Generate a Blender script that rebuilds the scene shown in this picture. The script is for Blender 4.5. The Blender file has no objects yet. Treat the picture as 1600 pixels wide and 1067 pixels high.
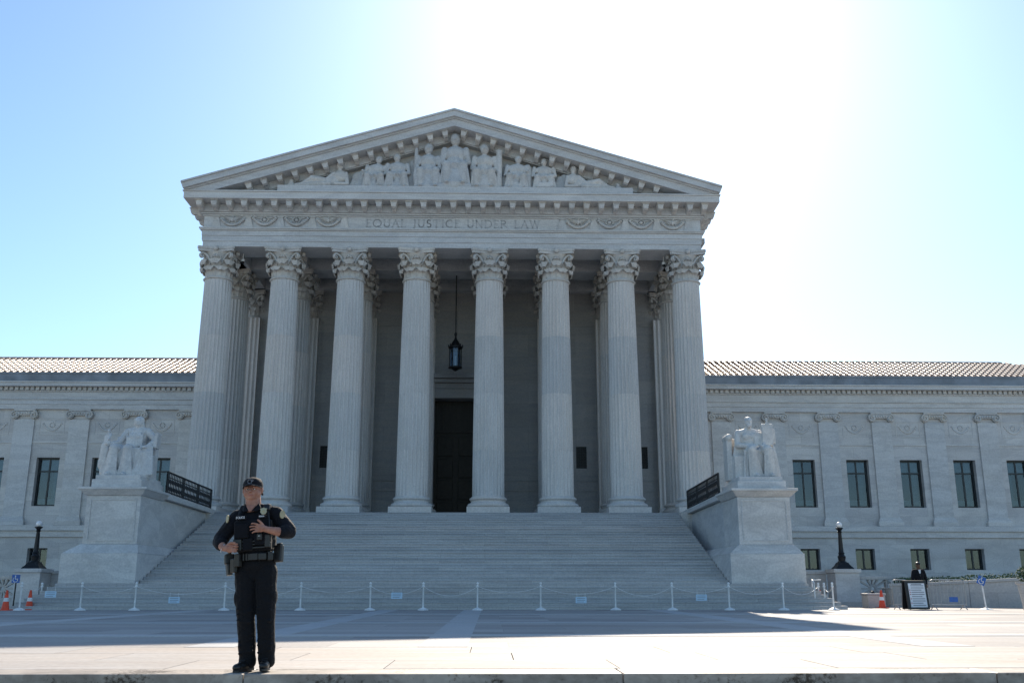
import bpy, bmesh, math, random
from mathutils import Vector, Matrix, Euler, noise as mnoise
R = math.radians
sc = bpy.context.scene
COL = sc.collection
random.seed(7)

# ------------------------------------------------------------------ camera
cam_d = bpy.data.cameras.new('camera'); cam = bpy.data.objects.new('camera', cam_d); COL.objects.link(cam)
cam_d.sensor_width = 36.0; cam_d.lens = 1510 / 1600 * 36.0
cam_d.clip_start = 0.1; cam_d.clip_end = 6000
CAMX, CAMH = 2.14, 0.73
cam.location = (CAMX, 0, CAMH)
cam.rotation_euler = (R(90 + 14.375), 0, R(-1.286))
sc.camera = cam
# ------------------------------------------------------------------ light
SUN_EL, SUN_AZ = 35.6, 9.5            # degrees; azimuth measured from +Y towards +X (behind the building, to the right)
w = bpy.data.worlds.new('World'); sc.world = w; w.use_nodes = True
nt = w.node_tree; nt.nodes.clear()
sky = nt.nodes.new('ShaderNodeTexSky'); sky.sky_type = 'NISHITA'; sky.sun_disc = False
sky.sun_elevation = R(SUN_EL); sky.sun_rotation = R(SUN_AZ)
sky.altitude = 0; sky.air_density = 1.0; sky.dust_density = 0.5; sky.ozone_density = 1.5
bg = nt.nodes.new('ShaderNodeBackground'); bg.inputs[1].default_value = 0.082
wo = nt.nodes.new('ShaderNodeOutputWorld')
tintn = nt.nodes.new('ShaderNodeMix'); tintn.data_type = 'RGBA'; tintn.blend_type = 'MULTIPLY'; tintn.inputs[0].default_value = 1.0
tintn.inputs[7].default_value = (0.82, 0.965, 1.02, 1)     # white balance of the whole sky
nt.links.new(sky.outputs[0], tintn.inputs[6]); nt.links.new(tintn.outputs[2], bg.inputs[0]); nt.links.new(bg.outputs[0], wo.inputs[0])
sd = bpy.data.lights.new('sun', 'SUN'); sd.energy = 3.8; sd.angle = R(0.55); sd.color = (1.0, 0.89, 0.74)
sun = bpy.data.objects.new('sun', sd); COL.objects.link(sun)
sdir = Vector((math.sin(R(SUN_AZ)) * math.cos(R(SUN_EL)), math.cos(R(SUN_AZ)) * math.cos(R(SUN_EL)), math.sin(R(SUN_EL))))
sun.rotation_euler = sdir.to_track_quat('Z', 'Y').to_euler(); sun.location = sdir * 200
vs = sc.view_settings
vs.view_transform = 'Standard'; vs.look = 'None'; vs.gamma = 1; vs.use_curve_mapping = False
vs.exposure = 1.15

# ------------------------------------------------------------------ projection helper (places measured on the photograph, turned into world points)
F = 1510.0; PIT = R(14.375); YAW = R(1.286)
_r = Vector((math.cos(YAW), -math.sin(YAW), 0)); _f = Vector((math.sin(YAW) * math.cos(PIT), math.cos(YAW) * math.cos(PIT), math.sin(PIT))); _u = _r.cross(_f)
def at(px, py, Y):
    d = _f + _r * ((px - 800) / F) - _u * ((py - 533.5) / F)
    t = Y / d.y
    return Vector((CAMX + t * d.x, Y, CAMH + t * d.z))

# ------------------------------------------------------------------ materials
def newmat(name):
    m = bpy.data.materials.new(name); m.use_nodes = True
    return m, m.node_tree, m.node_tree.nodes['Principled BSDF']
def N(t, typ, **kw):
    n = t.nodes.new(typ)
    for k, v in kw.items(): setattr(n, k, v)
    return n
def ramp(t, stops):
    r = t.nodes.new('ShaderNodeValToRGB'); e = r.color_ramp.elements
    e[0].position, e[0].color = stops[0][0], (*stops[0][1], 1)
    e[1].position, e[1].color = stops[-1][0], (*stops[-1][1], 1)
    for p, c in stops[1:-1]:
        x = e.new(p); x.color = (*c, 1)
    return r
def mix(t, a, b, fac, mode='MIX'):
    n = t.nodes.new('ShaderNodeMix'); n.data_type = 'RGBA'; n.blend_type = mode
    for sock, v in ((n.inputs[0], fac), (n.inputs[6], a), (n.inputs[7], b)):
        if isinstance(v, (int, float)): sock.default_value = v
        elif isinstance(v, tuple): sock.default_value = (*v, 1)
        else: t.links.new(v, sock)
    return n.outputs[2]
def marble(name, base=(0.66, 0.66, 0.655), vein=(0.40, 0.41, 0.43), stretch=(1, 1, 3.0), scale=0.5, rough=0.55,
           stain=(0.42, 0.38, 0.32), stain_amt=0.35, vein_amt=0.38, joints=None, tint=0.10, dist=0.7, jvar=0.84):
    m, t, b = newmat(name)
    geo = N(t, 'ShaderNodeNewGeometry'); mp = N(t, 'ShaderNodeMapping'); mp.inputs['Scale'].default_value = stretch
    mp.inputs['Rotation'].default_value = (0.12, 0.22, 0.1)
    t.links.new(geo.outputs['Position'], mp.inputs[0])
    oi = N(t, 'ShaderNodeObjectInfo')
    add = N(t, 'ShaderNodeVectorMath', operation='ADD'); t.links.new(mp.outputs[0], add.inputs[0])
    sc_ = N(t, 'ShaderNodeMath', operation='MULTIPLY'); t.links.new(oi.outputs['Random'], sc_.inputs[0]); sc_.inputs[1].default_value = 37
    t.links.new(sc_.outputs[0], add.inputs[1])
    n1 = N(t, 'ShaderNodeTexNoise'); n1.inputs['Scale'].default_value = scale; n1.inputs['Detail'].default_value = 9; n1.inputs['Roughness'].default_value = 0.62; n1.inputs['Distortion'].default_value = dist
    t.links.new(add.outputs[0], n1.inputs['Vector'])
    r1 = ramp(t, [(0.40, (0, 0, 0)), (0.485, (1, 1, 1)), (0.57, (0, 0, 0))]); t.links.new(n1.outputs[0], r1.inputs[0])
    n2 = N(t, 'ShaderNodeTexNoise'); n2.inputs['Scale'].default_value = scale * 0.6; n2.inputs['Detail'].default_value = 6; n2.inputs['Roughness'].default_value = 0.7
    t.links.new(add.outputs[0], n2.inputs['Vector'])
    r2 = ramp(t, [(0.42, (0, 0, 0)), (0.75, (1, 1, 1))]); t.links.new(n2.outputs[0], r2.inputs[0])
    mv = N(t, 'ShaderNodeMath', operation='MULTIPLY'); t.links.new(r1.outputs[0], mv.inputs[0]); mv.inputs[1].default_value = vein_amt
    c = mix(t, base, vein, mv.outputs[0])
    ms = N(t, 'ShaderNodeMath', operation='MULTIPLY'); t.links.new(r2.outputs[0], ms.inputs[0]); ms.inputs[1].default_value = stain_amt
    c = mix(t, c, stain, ms.outputs[0])
    # fine grain
    n3 = N(t, 'ShaderNodeTexNoise'); n3.inputs['Scale'].default_value = 14; n3.inputs['Detail'].default_value = 5
    t.links.new(geo.outputs['Position'], n3.inputs['Vector'])
    r3 = ramp(t, [(0.3, (0.86, 0.86, 0.86)), (0.7, (1.06, 1.06, 1.06))]); t.links.new(n3.outputs[0], r3.inputs[0])
    c = mix(t, c, r3.outputs[0], 1.0, 'MULTIPLY')
    # block to block tint
    rt = ramp(t, [(0, (1 - tint, 1 - tint * 0.95, 1 - tint * 0.9)), (0.5, (1, 0.985, 0.965)), (1, (1 + tint * 0.4, 1, 0.95))]); t.links.new(oi.outputs['Random'], rt.inputs[0])
    c = mix(t, c, rt.outputs[0], 1.0, 'MULTIPLY')
    bump = N(t, 'ShaderNodeBump'); bump.inputs['Strength'].default_value = 0.25; bump.inputs['Distance'].default_value = 0.01
    t.links.new(n3.outputs[0], bump.inputs['Height'])
    if joints:
        bw, bh, ax = joints
        sx = N(t, 'ShaderNodeSeparateXYZ'); t.links.new(geo.outputs['Position'], sx.inputs[0])
        cx = N(t, 'ShaderNodeCombineXYZ'); t.links.new(sx.outputs[0], cx.inputs[0]); t.links.new(sx.outputs[ax], cx.inputs[1])
        br = N(t, 'ShaderNodeTexBrick'); br.inputs['Scale'].default_value = 1; br.inputs['Brick Width'].default_value = bw; br.inputs['Row Height'].default_value = bh
        br.inputs['Mortar Size'].default_value = 0.006; br.inputs['Mortar Smooth'].default_value = 0.3
        br.inputs['Color1'].default_value = (1, 1, 1, 1); br.inputs['Color2'].default_value = (jvar, jvar, jvar * 1.02, 1); br.inputs['Mortar'].default_value = (0.62, 0.6, 0.58, 1)
        t.links.new(cx.outputs[0], br.inputs['Vector'])
        c = mix(t, c, br.outputs[0], 1.0, 'MULTIPLY')
    t.links.new(c, b.inputs['Base Color']); t.links.new(bump.outputs[0], b.inputs['Normal'])
    b.inputs['Roughness'].default_value = rough
    b.inputs['Specular IOR Level'].default_value = 0.3
    return m
def plain(name, col, rough=0.6, metal=0.0, var=0.15, nscale=6.0, bump=0.0, bscale=60.0, coat=0.0):
    m, t, b = newmat(name)
    geo = N(t, 'ShaderNodeNewGeometry'); n = N(t, 'ShaderNodeTexNoise'); n.inputs['Scale'].default_value = nscale; n.inputs['Detail'].default_value = 6
    t.links.new(geo.outputs['Position'], n.inputs['Vector'])
    r = ramp(t, [(0.3, tuple(c * (1 - var) for c in col)), (0.7, tuple(min(1, c * (1 + var)) for c in col))]); t.links.new(n.outputs[0], r.inputs[0])
    t.links.new(r.outputs[0], b.inputs['Base Color'])
    b.inputs['Roughness'].default_value = rough; b.inputs['Metallic'].default_value = metal
    if coat: b.inputs['Coat Weight'].default_value = coat
    if bump:
        n2 = N(t, 'ShaderNodeTexNoise'); n2.inputs['Scale'].default_value = bscale; n2.inputs['Detail'].default_value = 4
        t.links.new(geo.outputs['Position'], n2.inputs['Vector'])
        bp = N(t, 'ShaderNodeBump'); bp.inputs['Strength'].default_value = bump; bp.inputs['Distance'].default_value = 0.01
        t.links.new(n2.outputs[0], bp.inputs['Height']); t.links.new(bp.outputs[0], b.inputs['Normal'])
    return m
M = {}
M['wall'] = marble('marble_wall', joints=(2.2, 0.86, 2), stretch=(0.5, 0.5, 1.6), scale=0.7)
M['trim'] = marble('marble_trim', stretch=(0.35, 0.35, 1.8), scale=0.8)
M['column'] = marble('marble_column', base=(0.66, 0.645, 0.63), stretch=(2.2, 2.2, 0.35), scale=0.8, tint=0.16, vein_amt=0.2, stain_amt=0.25)
M['capital'] = marble('marble_capital', base=(0.64, 0.62, 0.59), stretch=(1, 1, 1), scale=1.5, stain=(0.36, 0.31, 0.24), stain_amt=0.5)
M['ped'] = marble('marble_pedestal', base=(0.66, 0.66, 0.66), stretch=(0.5, 0.5, 1.5), scale=0.8, vein_amt=0.42, stain_amt=0.4)
M['statue'] = marble('marble_statue', base=(0.68, 0.68, 0.68), stretch=(1, 1, 1), scale=1.0, stain_amt=0.3)
M['relief'] = marble('marble_relief', base=(0.65, 0.645, 0.635), stretch=(1, 1, 1), scale=1.2, stain=(0.38, 0.34, 0.28), stain_amt=0.4)
M['stair'] = marble('marble_stair', base=(0.56, 0.57, 0.58), stretch=(0.25, 0.6, 2.5), scale=0.9, tint=0.16, stain=(0.32, 0.31, 0.29), stain_amt=0.5, joints=(1.9, 0.1364, 2), jvar=0.86)
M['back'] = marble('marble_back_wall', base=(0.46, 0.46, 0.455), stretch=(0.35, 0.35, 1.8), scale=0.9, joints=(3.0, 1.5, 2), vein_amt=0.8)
M['pave'] = marble('marble_paving', base=(0.43, 0.42, 0.42), vein=(0.30, 0.285, 0.275), stretch=(0.35, 1.6, 1), scale=0.7, rough=0.75, joints=(2.4, 1.2, 1), stain=(0.36, 0.31, 0.27), stain_amt=0.6, tint=0.08, jvar=0.70)
M['slab'] = marble('marble_slab', base=(0.43, 0.41, 0.395), vein=(0.30, 0.26, 0.23), stretch=(0.35, 1.6, 1), scale=0.8, rough=0.75, stain=(0.36, 0.28, 0.22), stain_amt=0.7, tint=0.10)
M['kerb'] = marble('marble_kerb', base=(0.46, 0.41, 0.36), vein=(0.16, 0.13, 0.11), stretch=(1, 1, 2), scale=1.6, stain=(0.13, 0.11, 0.09), stain_amt=0.8)
k_t = M['kerb'].node_tree; k_b = k_t.nodes['Principled BSDF']; k_l = k_b.inputs['Base Color'].links[0].from_socket
k_n = N(k_t, 'ShaderNodeTexNoise'); k_n.inputs['Scale'].default_value = 22; k_n.inputs['Detail'].default_value = 8; k_n.inputs['Roughness'].default_value = 0.75
k_g = N(k_t, 'ShaderNodeNewGeometry'); k_t.links.new(k_g.outputs['Position'], k_n.inputs['Vector'])
k_n2 = N(k_t, 'ShaderNodeTexNoise'); k_n2.inputs['Scale'].default_value = 1.3; k_t.links.new(k_g.outputs['Position'], k_n2.inputs['Vector'])
k_m = N(k_t, 'ShaderNodeMath', operation='ADD'); k_t.links.new(k_n.outputs[0], k_m.inputs[0]); k_t.links.new(k_n2.outputs[0], k_m.inputs[1])
k_r = ramp(k_t, [(0.0, (1, 1, 1)), (0.53, (1, 1, 1)), (0.60, (0.18, 0.15, 0.12))]); k_hm = N(k_t, 'ShaderNodeMath', operation='MULTIPLY'); k_hm.inputs[1].default_value = 0.5; k_t.links.new(k_m.outputs[0], k_hm.inputs[0]); k_t.links.new(k_hm.outputs[0], k_r.inputs[0])
k_t.links.new(mix(k_t, k_l, k_r.outputs[0], 1.0, 'MULTIPLY'), k_b.inputs['Base Color'])
M['band'] = marble('marble_band', base=(0.50, 0.50, 0.505), stretch=(0.5, 0.5, 1), scale=0.8, rough=0.75)
M['terrace'] = marble('stone_terrace', base=(0.57, 0.555, 0.535), stretch=(1, 1, 1), scale=0.8, joints=(2.0, 0.6, 2))
M['letter'] = plain('cut_shade_letter', (0.43, 0.43, 0.43), 0.8)  # shade of carved grooves put into the base colour of the raised letters
M['lead'] = plain('lead_gutter', (0.20, 0.22, 0.25), 0.5, 0.2, 0.25, 1.2)
M['tile'] = plain('roof_tile', (0.50, 0.35, 0.25), 0.36, 0, 0.25, 1.5)
M['iron'] = plain('black_iron', (0.012, 0.013, 0.015), 0.45, 0.3, 0.3)
M['frame'] = plain('dark_window_frame', (0.012, 0.018, 0.022), 0.4)
M['bronze'] = plain('bronze_door', (0.022, 0.017, 0.012), 0.5, 0.4, 0.3)
M['curtain'] = plain('window_curtain', (0.50, 0.52, 0.52), 0.9)
M['white'] = plain('white_paint', (0.75, 0.75, 0.74), 0.45)
M['globe'] = plain('frosted_globe', (0.85, 0.85, 0.85), 0.25, 0, 0.03)
M['orange'] = plain('orange_plastic', (0.75, 0.07, 0.02), 0.45)
M['blue'] = plain('blue_sign', (0.02, 0.11, 0.40), 0.4)
M['steel'] = plain('galvanised_steel', (0.35, 0.36, 0.37), 0.4, 0.7)
M['black'] = plain('black_plastic', (0.012, 0.012, 0.013), 0.45)
M['poster'] = plain('white_poster', (0.72, 0.74, 0.77), 0.6, var=0.04)
M['print'] = plain('print_grey', (0.20, 0.21, 0.24), 0.7)
M['redprint'] = plain('print_red', (0.5, 0.05, 0.05), 0.7)
M['hedge'] = plain('hedge_leaf', (0.045, 0.085, 0.025), 0.85, 0, 0.45, 9)
M['ground'] = plain('pavement_ground', (0.30, 0.29, 0.27), 0.8, 0, 0.2, 0.6)
M['signpale'] = plain('pale_blue_card', (0.50, 0.66, 0.80), 0.6, var=0.04)
def glassmat():
    m, t, b = newmat('window_glass'); t.nodes.remove(b); out = t.nodes['Material Output']
    tr = N(t, 'ShaderNodeBsdfTransparent'); tr.inputs[0].default_value = (0.50, 0.60, 0.66, 1); gl = N(t, 'ShaderNodeBsdfGlossy'); gl.inputs['Roughness'].default_value = 0.03; gl.inputs[0].default_value = (0.72, 0.76, 0.82, 1)
    n = N(t, 'ShaderNodeTexNoise'); n.inputs['Scale'].default_value = 0.9; g = N(t, 'ShaderNodeNewGeometry'); t.links.new(g.outputs['Position'], n.inputs['Vector'])
    bp = N(t, 'ShaderNodeBump'); bp.inputs['Strength'].default_value = 0.12; t.links.new(n.outputs[0], bp.inputs['Height']); t.links.new(bp.outputs[0], gl.inputs['Normal'])
    fr = N(t, 'ShaderNodeFresnel'); fr.inputs[0].default_value = 1.52; ad = N(t, 'ShaderNodeMath', operation='MULTIPLY_ADD'); ad.inputs[1].default_value = 0.9; ad.inputs[2].default_value = 0.03; t.links.new(fr.outputs[0], ad.inputs[0])
    mx = N(t, 'ShaderNodeMixShader'); t.links.new(ad.outputs[0], mx.inputs[0]); t.links.new(tr.outputs[0], mx.inputs[1]); t.links.new(gl.outputs[0], mx.inputs[2]); t.links.new(mx.outputs[0], out.inputs[0])
    return m
M['glass'] = glassmat()
def cloth(name, col, bscale=900, wr=0.5):
    m, t, b = newmat(name)
    g = N(t, 'ShaderNodeNewGeometry')
    n = N(t, 'ShaderNodeTexNoise'); n.inputs['Scale'].default_value = 11; n.inputs['Detail'].default_value = 4; n.inputs['Distortion'].default_value = 0.8
    mp = N(t, 'ShaderNodeMapping'); mp.inputs['Scale'].default_value = (1, 1, 1.7); t.links.new(g.outputs['Position'], mp.inputs[0]); t.links.new(mp.outputs[0], n.inputs['Vector'])
    bp = N(t, 'ShaderNodeBump'); bp.inputs['Strength'].default_value = wr; bp.inputs['Distance'].default_value = 0.03
    t.links.new(n.outputs[0], bp.inputs['Height']); t.links.new(bp.outputs[0], b.inputs['Normal'])
    r = ramp(t, [(0.3, tuple(c * 0.8 for c in col)), (0.7, tuple(c * 1.2 for c in col))]); t.links.new(n.outputs[0], r.inputs[0]); t.links.new(r.outputs[0], b.inputs['Base Color'])
    b.inputs['Roughness'].default_value = 0.85; b.inputs['Sheen Weight'].default_value = 0.05; b.inputs['Specular IOR Level'].default_value = 0.25
    return m
M['navy'] = cloth('navy_uniform', (0.0040, 0.0048, 0.0088))
M['vest'] = cloth('navy_vest', (0.0033, 0.0040, 0.0073), wr=0.25)
M['trouser'] = cloth('dark_trouser', (0.0036, 0.0044, 0.0068), wr=0.7)
M['leather'] = plain('black_leather', (0.010, 0.010, 0.010), 0.4, 0, 0.3, 30)
def skinmat():
    m, t, b = newmat('skin')
    g = N(t, 'ShaderNodeNewGeometry'); n = N(t, 'ShaderNodeTexNoise'); n.inputs['Scale'].default_value = 22; n.inputs['Detail'].default_value = 4
    t.links.new(g.outputs['Position'], n.inputs['Vector'])
    r = ramp(t, [(0.3, (0.29, 0.125, 0.085)), (0.7, (0.42, 0.215, 0.155))]); t.links.new(n.outputs[0], r.inputs[0]); t.links.new(r.outputs[0], b.inputs['Base Color'])
    b.inputs['Roughness'].default_value = 0.62; b.inputs['Subsurface Weight'].default_value = 0.05; b.inputs['Subsurface Radius'].default_value = (0.02, 0.008, 0.004); b.inputs['Subsurface Scale'].default_value = 0.5
    return m
M['skin'] = skinmat()
M['skin_dark'] = plain('brown_skin', (0.10, 0.05, 0.03), 0.5)
M['hair'] = plain('brown_hair', (0.035, 0.02, 0.012), 0.5, 0, 0.4, 80)
M['lip'] = plain('lip', (0.36, 0.13, 0.11), 0.45)
M['eyewhite'] = plain('eye_white', (0.6, 0.57, 0.54), 0.3)
M['iris'] = plain('iris', (0.03, 0.022, 0.018), 0.2)
M['gold'] = plain('badge_gold', (0.55, 0.46, 0.28), 0.4, 0.6)
M['patch'] = plain('patch_tan', (0.42, 0.36, 0.22), 0.8)
M['whitetext'] = plain('white_thread', (0.7, 0.7, 0.72), 0.8)

# ------------------------------------------------------------------ mesh helpers
def tag(o, label=None, cat=None, group=None, kind=None):
    if label: o['label'] = label
    if cat: o['category'] = cat
    if group: o['group'] = group
    if kind: o['kind'] = kind
    return o
def empty(name, loc=(0, 0, 0), parent=None):
    o = bpy.data.objects.new(name, None); COL.objects.link(o); o.location = loc; o.empty_display_size = 0.2
    if parent: o.parent = parent
    return o
def inst(name, me, loc=(0, 0, 0), parent=None, rot=(0, 0, 0), scale=(1, 1, 1)):
    o = bpy.data.objects.new(name, me); COL.objects.link(o); o.location = loc; o.rotation_euler = rot; o.scale = scale
    if parent: o.parent = parent
    return o
class B:
    def __init__(s): s.v = []; s.f = []
    def add(s, vs, fs):
        n = len(s.v); s.v += [tuple(v) for v in vs]; s.f += [tuple(i + n for i in f) for f in fs]; return s
    def box(s, x0, x1, y0, y1, z0, z1):
        if x0 > x1: x0, x1 = x1, x0
        if y0 > y1: y0, y1 = y1, y0
        vs = [(x, y, z) for z in (z0, z1) for y in (y0, y1) for x in (x0, x1)]
        return s.add(vs, [(0, 2, 3, 1), (4, 5, 7, 6), (0, 1, 5, 4), (2, 6, 7, 3), (0, 4, 6, 2), (1, 3, 7, 5)])
    def obox(s, c, sx, sy, sz, rot):          # oriented box
        m = Euler(rot).to_matrix(); c = Vector(c)
        vs = [c + m @ Vector((x * sx / 2, y * sy / 2, z * sz / 2)) for z in (-1, 1) for y in (-1, 1) for x in (-1, 1)]
        return s.add(vs, [(0, 2, 3, 1), (4, 5, 7, 6), (0, 1, 5, 4), (2, 6, 7, 3), (0, 4, 6, 2), (1, 3, 7, 5)])
    def frustum(s, x0, x1, y0, y1, z0, X0, X1, Y0, Y1, z1):
        vs = [(x0, y0, z0), (x1, y0, z0), (x1, y1, z0), (x0, y1, z0), (X0, Y0, z1), (X1, Y0, z1), (X1, Y1, z1), (X0, Y1, z1)]
        return s.add(vs, [(3, 2, 1, 0), (4, 5, 6, 7), (0, 1, 5, 4), (1, 2, 6, 5), (2, 3, 7, 6), (3, 0, 4, 7)])
    def lathe(s, prof, n=24, c=(0, 0, 0), cap=True):
        cx, cy, cz = c; vs = []; fs = []
        for r, z in prof:
            for k in range(n):
                a = 2 * math.pi * k / n; vs.append((cx + r * math.cos(a), cy + r * math.sin(a), cz + z))
        for i in range(len(prof) - 1):
            for k in range(n):
                fs.append((i * n + k, i * n + (k + 1) % n, (i + 1) * n + (k + 1) % n, (i + 1) * n + k))
        if cap:
            fs.append(tuple(reversed(range(n)))); fs.append(tuple((len(prof) - 1) * n + k for k in range(n)))
        return s.add(vs, fs)
    def tube(s, pts, r, n=8, closed=False):
        pts = [Vector(p) for p in pts]; rs = r if isinstance(r, (list, tuple)) else [r] * len(pts)
        vs = []; fs = []; L = len(pts); prev = None
        for i, p in enumerate(pts):
            a = pts[(i - 1) % L] if (closed or i > 0) else p; b = pts[(i + 1) % L] if (closed or i < L - 1) else p
            d = (b - a)
            d = d.normalized() if d.length > 1e-9 else Vector((0, 0, 1))
            if prev is None:
                u = d.orthogonal().normalized()
            else:
                u = prev - d * prev.dot(d); u = u.normalized() if u.length > 1e-6 else d.orthogonal().normalized()
            prev = u; v = d.cross(u)
            for k in range(n):
                t = 2 * math.pi * k / n; vs.append(p + (u * math.cos(t) + v * math.sin(t)) * rs[i])
        for i in range(L if closed else L - 1):
            j = (i + 1) % L
            for k in range(n): fs.append((i * n + k, i * n + (k + 1) % n, j * n + (k + 1) % n, j * n + k))
        if not closed: fs.append(tuple(reversed(range(n)))); fs.append(tuple((L - 1) * n + k for k in range(n)))
        return s.add(vs, fs)
    def cap(s, p0, p1, r0, r1=None, n=12):     # capsule with two radii
        r1 = r0 if r1 is None else r1; p0 = Vector(p0); p1 = Vector(p1); d = p1 - p0
        d = d.normalized() if d.length > 1e-9 else Vector((0, 0, 1))
        pts = []; rr = []
        for k in range(5):
            a = math.pi / 2 * k / 4; pts.append(p0 - d * r0 * math.cos(a)); rr.append(max(r0 * math.sin(a), 1e-4))
        for k in range(5):
            a = math.pi / 2 * k / 4; pts.append(p1 + d * r1 * math.sin(a)); rr.append(max(r1 * math.cos(a), 1e-4))
        return s.tube(pts, rr, n)
    def ell(s, c, rx, ry, rz, rot=(0, 0, 0), n=16, m=10):
        q = Euler(rot).to_matrix(); c = Vector(c); vs = [c + q @ Vector((0, 0, -rz))]; fs = []
        for i in range(1, m):
            ph = -math.pi / 2 + math.pi * i / m
            for k in range(n):
                a = 2 * math.pi * k / n; vs.append(c + q @ Vector((rx * math.cos(ph) * math.cos(a), ry * math.cos(ph) * math.sin(a), rz * math.sin(ph))))
        vs.append(c + q @ Vector((0, 0, rz))); T = len(vs) - 1
        for k in range(n):
            fs.append((0, 1 + (k + 1) % n, 1 + k)); fs.append((T, T - n + k, T - n + (k + 1) % n))
        for i in range(m - 2):
            for k in range(n): fs.append((1 + i * n + k, 1 + i * n + (k + 1) % n, 1 + (i + 1) * n + (k + 1) % n, 1 + (i + 1) * n + k))
        return s.add(vs, fs)
    def prism(s, poly, a0, a1, axis='y'):      # polygon (u, z) extruded along an axis
        n = len(poly)
        P = (lambda u, z, a: (u, a, z)) if axis == 'y' else ((lambda u, z, a: (a, u, z)) if axis == 'x' else (lambda u, z, a: (u, z, a)))
        vs = [P(u, z, a0) for u, z in poly] + [P(u, z, a1) for u, z in poly]
        fs = [tuple(range(n)), tuple(reversed(range(n, 2 * n)))] + [(i, i + n, (i + 1) % n + n, (i + 1) % n) for i in range(n)]
        return s.add(vs, fs)
    def mesh(s, name, mat=None, smooth=None):
        me = bpy.data.meshes.new(name); me.from_pydata(s.v, [], s.f)
        bm = bmesh.new(); bm.from_mesh(me); bmesh.ops.recalc_face_normals(bm, faces=bm.faces); bm.to_mesh(me); bm.free()
        if mat: me.materials.append(M[mat] if isinstance(mat, str) else mat)
        if smooth is not None:
            me.polygons.foreach_set('use_smooth', [True] * len(me.polygons)); me.set_sharp_from_angle(angle=R(smooth))
        return me
    def build(s, name, mat, parent=None, loc=(0, 0, 0), smooth=None, bevel=0):
        o = inst(name, s.mesh(name, mat, smooth), loc, parent)
        if bevel:
            md = o.modifiers.new('bevel', 'BEVEL'); md.width = bevel; md.segments = 2; md.limit_method = 'ANGLE'
        return o
_ts = bpy.data.scenes.new('sculpt'); SCULPT = (_ts, bpy.data.objects.new('tmp', bpy.data.meshes.new('tmp'))); _ts.collection.objects.link(SCULPT[1])
def sculpt(b, name, mat, voxel, parent=None, loc=(0, 0, 0), smooth=4, factor=0.5, rough=0.0, rscale=6.0, rot=(0, 0, 0)):
    """union overlapping closed shapes into one continuous smooth surface"""
    ts, tmp = SCULPT; tmp.modifiers.clear(); tmp.data = b.mesh('tmp')
    md = tmp.modifiers.new('r', 'REMESH'); md.mode = 'VOXEL'; md.voxel_size = voxel; md.use_smooth_shade = True
    if smooth:
        ms = tmp.modifiers.new('s', 'SMOOTH'); ms.iterations = smooth; ms.factor = factor
    with bpy.context.temp_override(scene=ts, view_layer=ts.view_layers[0]):
        dg = bpy.context.evaluated_depsgraph_get(); dg.update()
        me = bpy.data.meshes.new_from_object(tmp.evaluated_get(dg)); me.name = name
    if rough:
        nr = [Vector(v.normal) for v in me.vertices]; co = [Vector(v.co) for v in me.vertices]; flat = []
        for c, n in zip(co, nr): flat += list(c + n * (mnoise.noise(c * rscale) * rough))
        me.vertices.foreach_set('co', flat); me.update()
    me.materials.clear(); me.materials.append(M[mat])
    me.polygons.foreach_set('use_smooth', [True] * len(me.polygons))
    return inst(name, me, loc, parent, rot)

# ================================================================== SETTING
g = B(); g.add([(-900, -900, 0), (900, -900, 0), (900, 1200, 0), (-900, 1200, 0)], [(0, 1, 2, 3)])
tag(g.build('ground', 'ground', None, (0, 0, -0.86)), kind='structure')
# plaza sheet, raised above the pavement in front of it
KY = 9.17                                   # front edge of the plaza
pl = B(); pl.box(-60, 60, 13.30, 75, -0.8, 0.0)
plaza = tag(pl.build('plaza', 'pave'), kind='structure')
ps = B(); ps.box(-60, 60, 9.9, 13.296, -0.8, -0.035); ps.build('slab_bed', 'kerb', plaza)
for (xa, xb) in ((-1.85, -1.2), (1.2, 1.85), (-8.6, -7.9), (7.9, 8.6)): B().box(xa, xb, 13.31, 37.0, -0.01, 0.004).build('paving_band', 'band', plaza)
for (ya, yb) in ((16.2, 16.9), (22.5, 23.2), (30.0, 30.7)): B().box(-30, 30, ya, yb, -0.01, 0.0075).build('paving_band', 'band', plaza)
rows = [(9.722, 10.9), (10.906, 12.1), (12.106, 13.294)]
for j, (y0, y1) in enumerate(rows):
    x = -12.0 + (0.9 if j % 2 else 0)
    while x < 16:
        wd = 2.3 + random.uniform(-0.25, 0.25)
        s_ = B().box(0, wd - 0.011, y0, y1, -0.034, random.uniform(-0.002, 0.0)); s_.build('paving_slab', 'slab', plaza, (x, 0, 0))
        x += wd
for k in range(-4, 5):                      # long stones of the plaza edge
    x0 = -0.06 + 3.41 * k
    kb = B().box(x0 + 0.004, x0 + 3.406, KY, 9.716, -0.19, random.uniform(-0.003, 0.002)); kb.build('edge_stone', 'kerb', plaza, bevel=0.012)
for i in range(4):                          # steps from the plaza edge down to the street pavement
    st = B().box(-40, 40, KY - 0.36 * (i + 1), KY - 0.36 * i + 0.05, -0.9, -0.17 * (i + 1) + 0.0); st.build('edge_step', 'kerb', plaza, bevel=0.01)

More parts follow.
